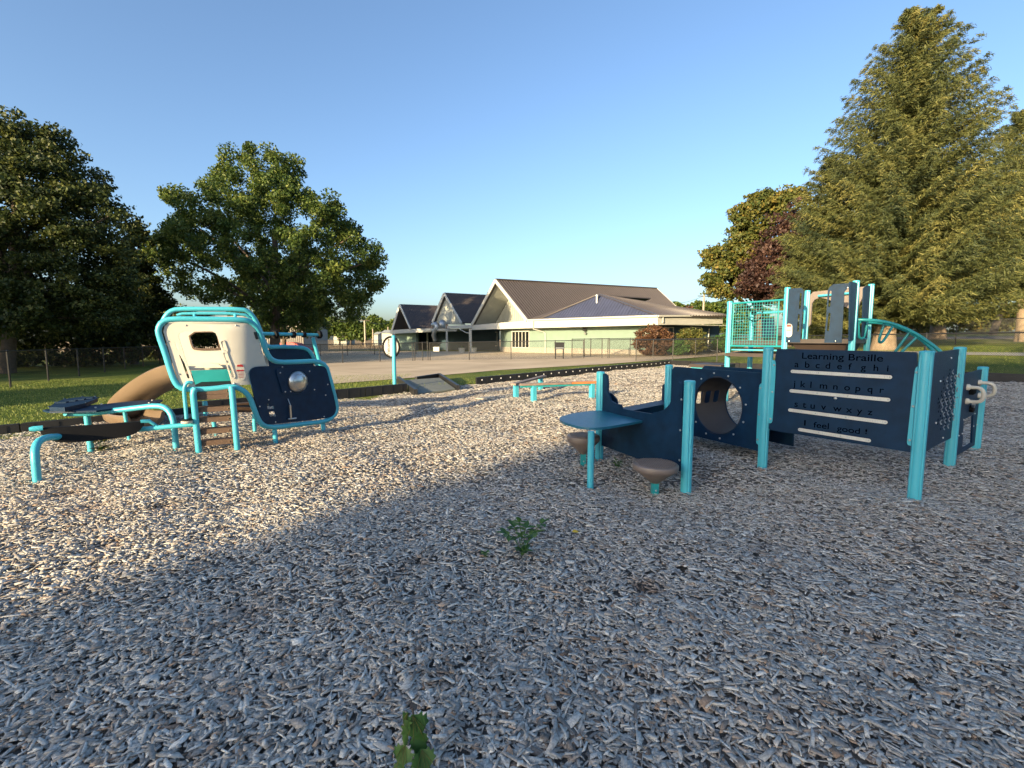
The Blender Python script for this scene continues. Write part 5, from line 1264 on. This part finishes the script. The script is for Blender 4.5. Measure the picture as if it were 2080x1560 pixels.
# yellow green brush beyond the road, each bush its own
bz=[(1800,655,60,52,'dull green'),(1845,660,55,48,'olive'),(1880,648,60,45,'yellow green'),(1935,650,62,45,'bright yellow green'),(1985,660,55,40,'golden'),(2040,648,70,45,'yellow'),(2110,640,80,52,'pale green')]
for u,v,w_,h_,cn in bz:
    shrub('roadside_bush','%s roadside bush %s'%(cn,{'dull green':'just right of the nearest pale trunk','olive':'between the two pale trunks','yellow green':'behind the farther pale trunk','bright yellow green':'right of the farther pale trunk','golden':'left of the grey stem','yellow':'right of the grey stem','pale green':'cut by the right edge'}[cn]),[(u+w_*.62*math.cos(a)*(1+.15*math.sin(5*a)),v-4+h_*.8*math.sin(a)*(1+.12*math.cos(4*a+u))) for a in np.linspace(0,6.28,16)[:-1]],52,u,45,90,.7,.3,.2,'ygleaf',.6,'bushes across the road')
# bushes by the building
def rbush(u0,u1,v0,v1): return [((u0+u1)/2+(u1-u0)/2*math.cos(a)*(1+.08*math.sin(4*a+u0)),(v0+v1)/2+(v1-v0)/2*math.sin(a)) for a in np.linspace(0,6.28,20)[:-1]]
shrub('rounded_bush','rusty red rounded bush in front of the building corner',rbush(1292,1362,664,722),33.2,1327,90,120,.35,.13,.08,'redbush',.8,'bushes by the building')
shrub('rounded_bush','small green bush squeezed between the red bush and the yellow green bush',rbush(1362,1392,690,720),33.,1377,40,110,.3,.12,.08,'weed',.8,'bushes by the building')
shrub('rounded_bush','yellow green bush before the dark end wall',rbush(1378,1432,668,718),33.5,1405,80,120,.35,.13,.08,'ygleaf',.8,'bushes by the building')
shrub('rounded_bush','dark green bush past the end of the building',rbush(1450,1500,682,716),37,1478,60,110,.4,.15,.1,'weed',.8,'bushes by the building')
# tree lines in the distance
far=[(662,655,36,34,'leftmost'),(690,662,30,30,''),(712,658,32,32,''),(735,664,26,28,''),(755,656,34,34,''),(775,662,28,28,''),(797,658,34,30,''),(640,660,30,30,''),(610,660,30,30,'')]
FL=['pale tree in the far tree line nearest the lone tree','low tree in the far line above the white building','round tree in the far line left of the pole','low dark tree in the far line at the pole','taller tree in the far line right of the pole','low tree in the far line above the white hut','tree in the far line touching the far gable','far tree peeping out under the lone tree','far tree hidden mostly by the lone tree']
for (u,v,w_,h_,_),lab in zip(far,FL):
    leaf_tree('distant_tree',lab,'tree',[(u+w_*.62*math.cos(a)*(1+.12*math.sin(3*a+u)),v+8+h_*.62*math.sin(a)*(1+.1*math.cos(5*a))) for a in np.linspace(0,6.28,16)[:-1]],150,u,.3,32,70,1.7,.9,.6,'maple',.6,'trees in the far tree line',None,.6,.6,3)
far2=[(1372,625,16,18,'small dark tree showing above the brown roof'),(1392,632,26,20,'pinkish bare tree above the low roof'),(1418,630,36,36,'green tree behind the utility pole on the right'),(1448,625,38,40,'green tree behind the roof end'),(1485,632,50,50,'broad green tree seen past the railing post'),(1530,640,50,45,'green tree behind the wire railing')]
for u,v,w_,h_,lab in far2:
    leaf_tree('distant_tree',lab,'tree',[(u+w_*.6*math.cos(a)*(1+.12*math.sin(3*a+u)),v+h_*.3+h_*.75*math.sin(a)) for a in np.linspace(0,6.28,16)[:-1]],85,u,.22,40,80,1.0,.5,.32,'redbush' if 'pink' in lab else 'maple',.6,'trees behind the building',None,.6,.6,3)
# ---- trees behind the photographer whose shade falls over the chips
def sunpt(a,c): return a*SX+c*SY,a*SY-c*SX
def dense(label,a,c,rx,top,bot=.3,n=5200,ex=3.,name='cedar_tree',L=.42,group='cedars behind the photographer'):
    x,y=sunpt(a,c);g=V((x,y,G(x,y)));T=thing(name,label,'tree',g,group)
    q=rng.normal(size=(n,3));q/=(np.abs(q)**ex).sum(1)[:,None]**(1/ex);q*=rng.random(n)[:,None]**.33
    q[:,0]*=rx;q[:,1]*=rx;q[:,2]=(q[:,2]*.5+.5)*(top-bot)+bot
    k=rng.random(n);pts=q+np.array(g);v,f=leaves_np(pts,np.full(n,L),np.full(n,L*.7))
    m=MB();m.tube([g-V((0,0,.2)),g+V((0,0,top*.8))],[.2,.05],8);m.build('trunk','bark',T)
    npmesh('crown',v,f,'shadeleaf',{'rnd':np.repeat(k,4)},T)
DT=-60.
for c_,rx_,tp_h,lab in((-.75,2.5,15.7,'tall dense tree at the left end of the row far behind the photographer'),(3.2,3.3,18.6,'tall dense tree second in the row far behind the photographer'),(8.4,3.6,20.8,'tall dense tree third in the row far behind the photographer'),(14.,3.8,21.5,'tall dense tree fourth in the row far behind the photographer'),(19.8,3.9,21.,'tall dense tree fifth in the row far behind the photographer'),(25.6,3.9,19.5,'tall dense tree at the right end of the row far behind the photographer')):
    dense(lab,DT,c_,rx_,tp_h,1.2,n=13000,name='dense_tree',L=.85,group='row of trees behind the photographer')
dense('low dense tree left of the play area out of view',-13,-18.8,2.6,4.8,n=5200,group='trees outside the left edge',name='shade_tree')
dense('big dense tree far left of the play area out of view',-14,-34,6.5,10.5,1.5,n=13000,group='trees outside the left edge',name='shade_tree',L=.6)
# ---- grass blades
def grass():
    P=[]
    def add(n,x0,x1,y0,y1,cond):
        x=rng.uniform(x0,x1,n);y=rng.uniform(y0,y1,n);k=cond(x,y);P.append(np.stack([x[k],y[k]],1))
    out=lambda x,y:(inbed(x,y)<-.06)&(x>-1.2*y-1)&(x<1.2*y+1)
    add(60000,-19,-4,6,19,lambda x,y:out(x,y)&(y<20))
    add(26000,-6,15,14,32,lambda x,y:out(x,y)&(inbed(x,y)>-2.6)&(y-x*.55<23))
    add(22000,8,24,11,24,out)
    # weeds and taller tufts hugging the timbers
    t=rng.uniform(0,27,5000);p=A0+dA*t[:,None]-dB*rng.uniform(.08,.22,5000)[:,None];nb=sum(len(q) for q in P)
    P.append(p);p=np.concatenate(P);n=len(p)
    h=rng.uniform(.025,.06,n);h[nb:]=rng.uniform(.06,.26,n-nb)*(rng.random(n-nb)**1.5);a=rng.uniform(0,6.28,n);z=gz(p[:,0],p[:,1])
    wv=.006+.006*rng.random(n);dx=np.cos(a)*wv;dy=np.sin(a)*wv;lx=rng.normal(0,.4,n)*h;ly=rng.normal(0,.4,n)*h
    b=np.stack([p[:,0],p[:,1],z-.005],1)
    v=np.stack([b+np.stack([dx,dy,0*dx],1),b-np.stack([dx,dy,0*dx],1),b+np.stack([lx,ly,h],1)],1).reshape(-1,3)
    return npmesh('lawn_grass',v,np.arange(3*n).reshape(-1,3),'grass',{'rnd':np.repeat(rng.random(n),3)})
mt['grass']=leafmat('grass_blades',(.06,.11,.018),(.15,.2,.035),(.28,.29,.08),.3)
tag(grass(),'short green lawn grass with taller tufts along the border','grass',kind='stuff')
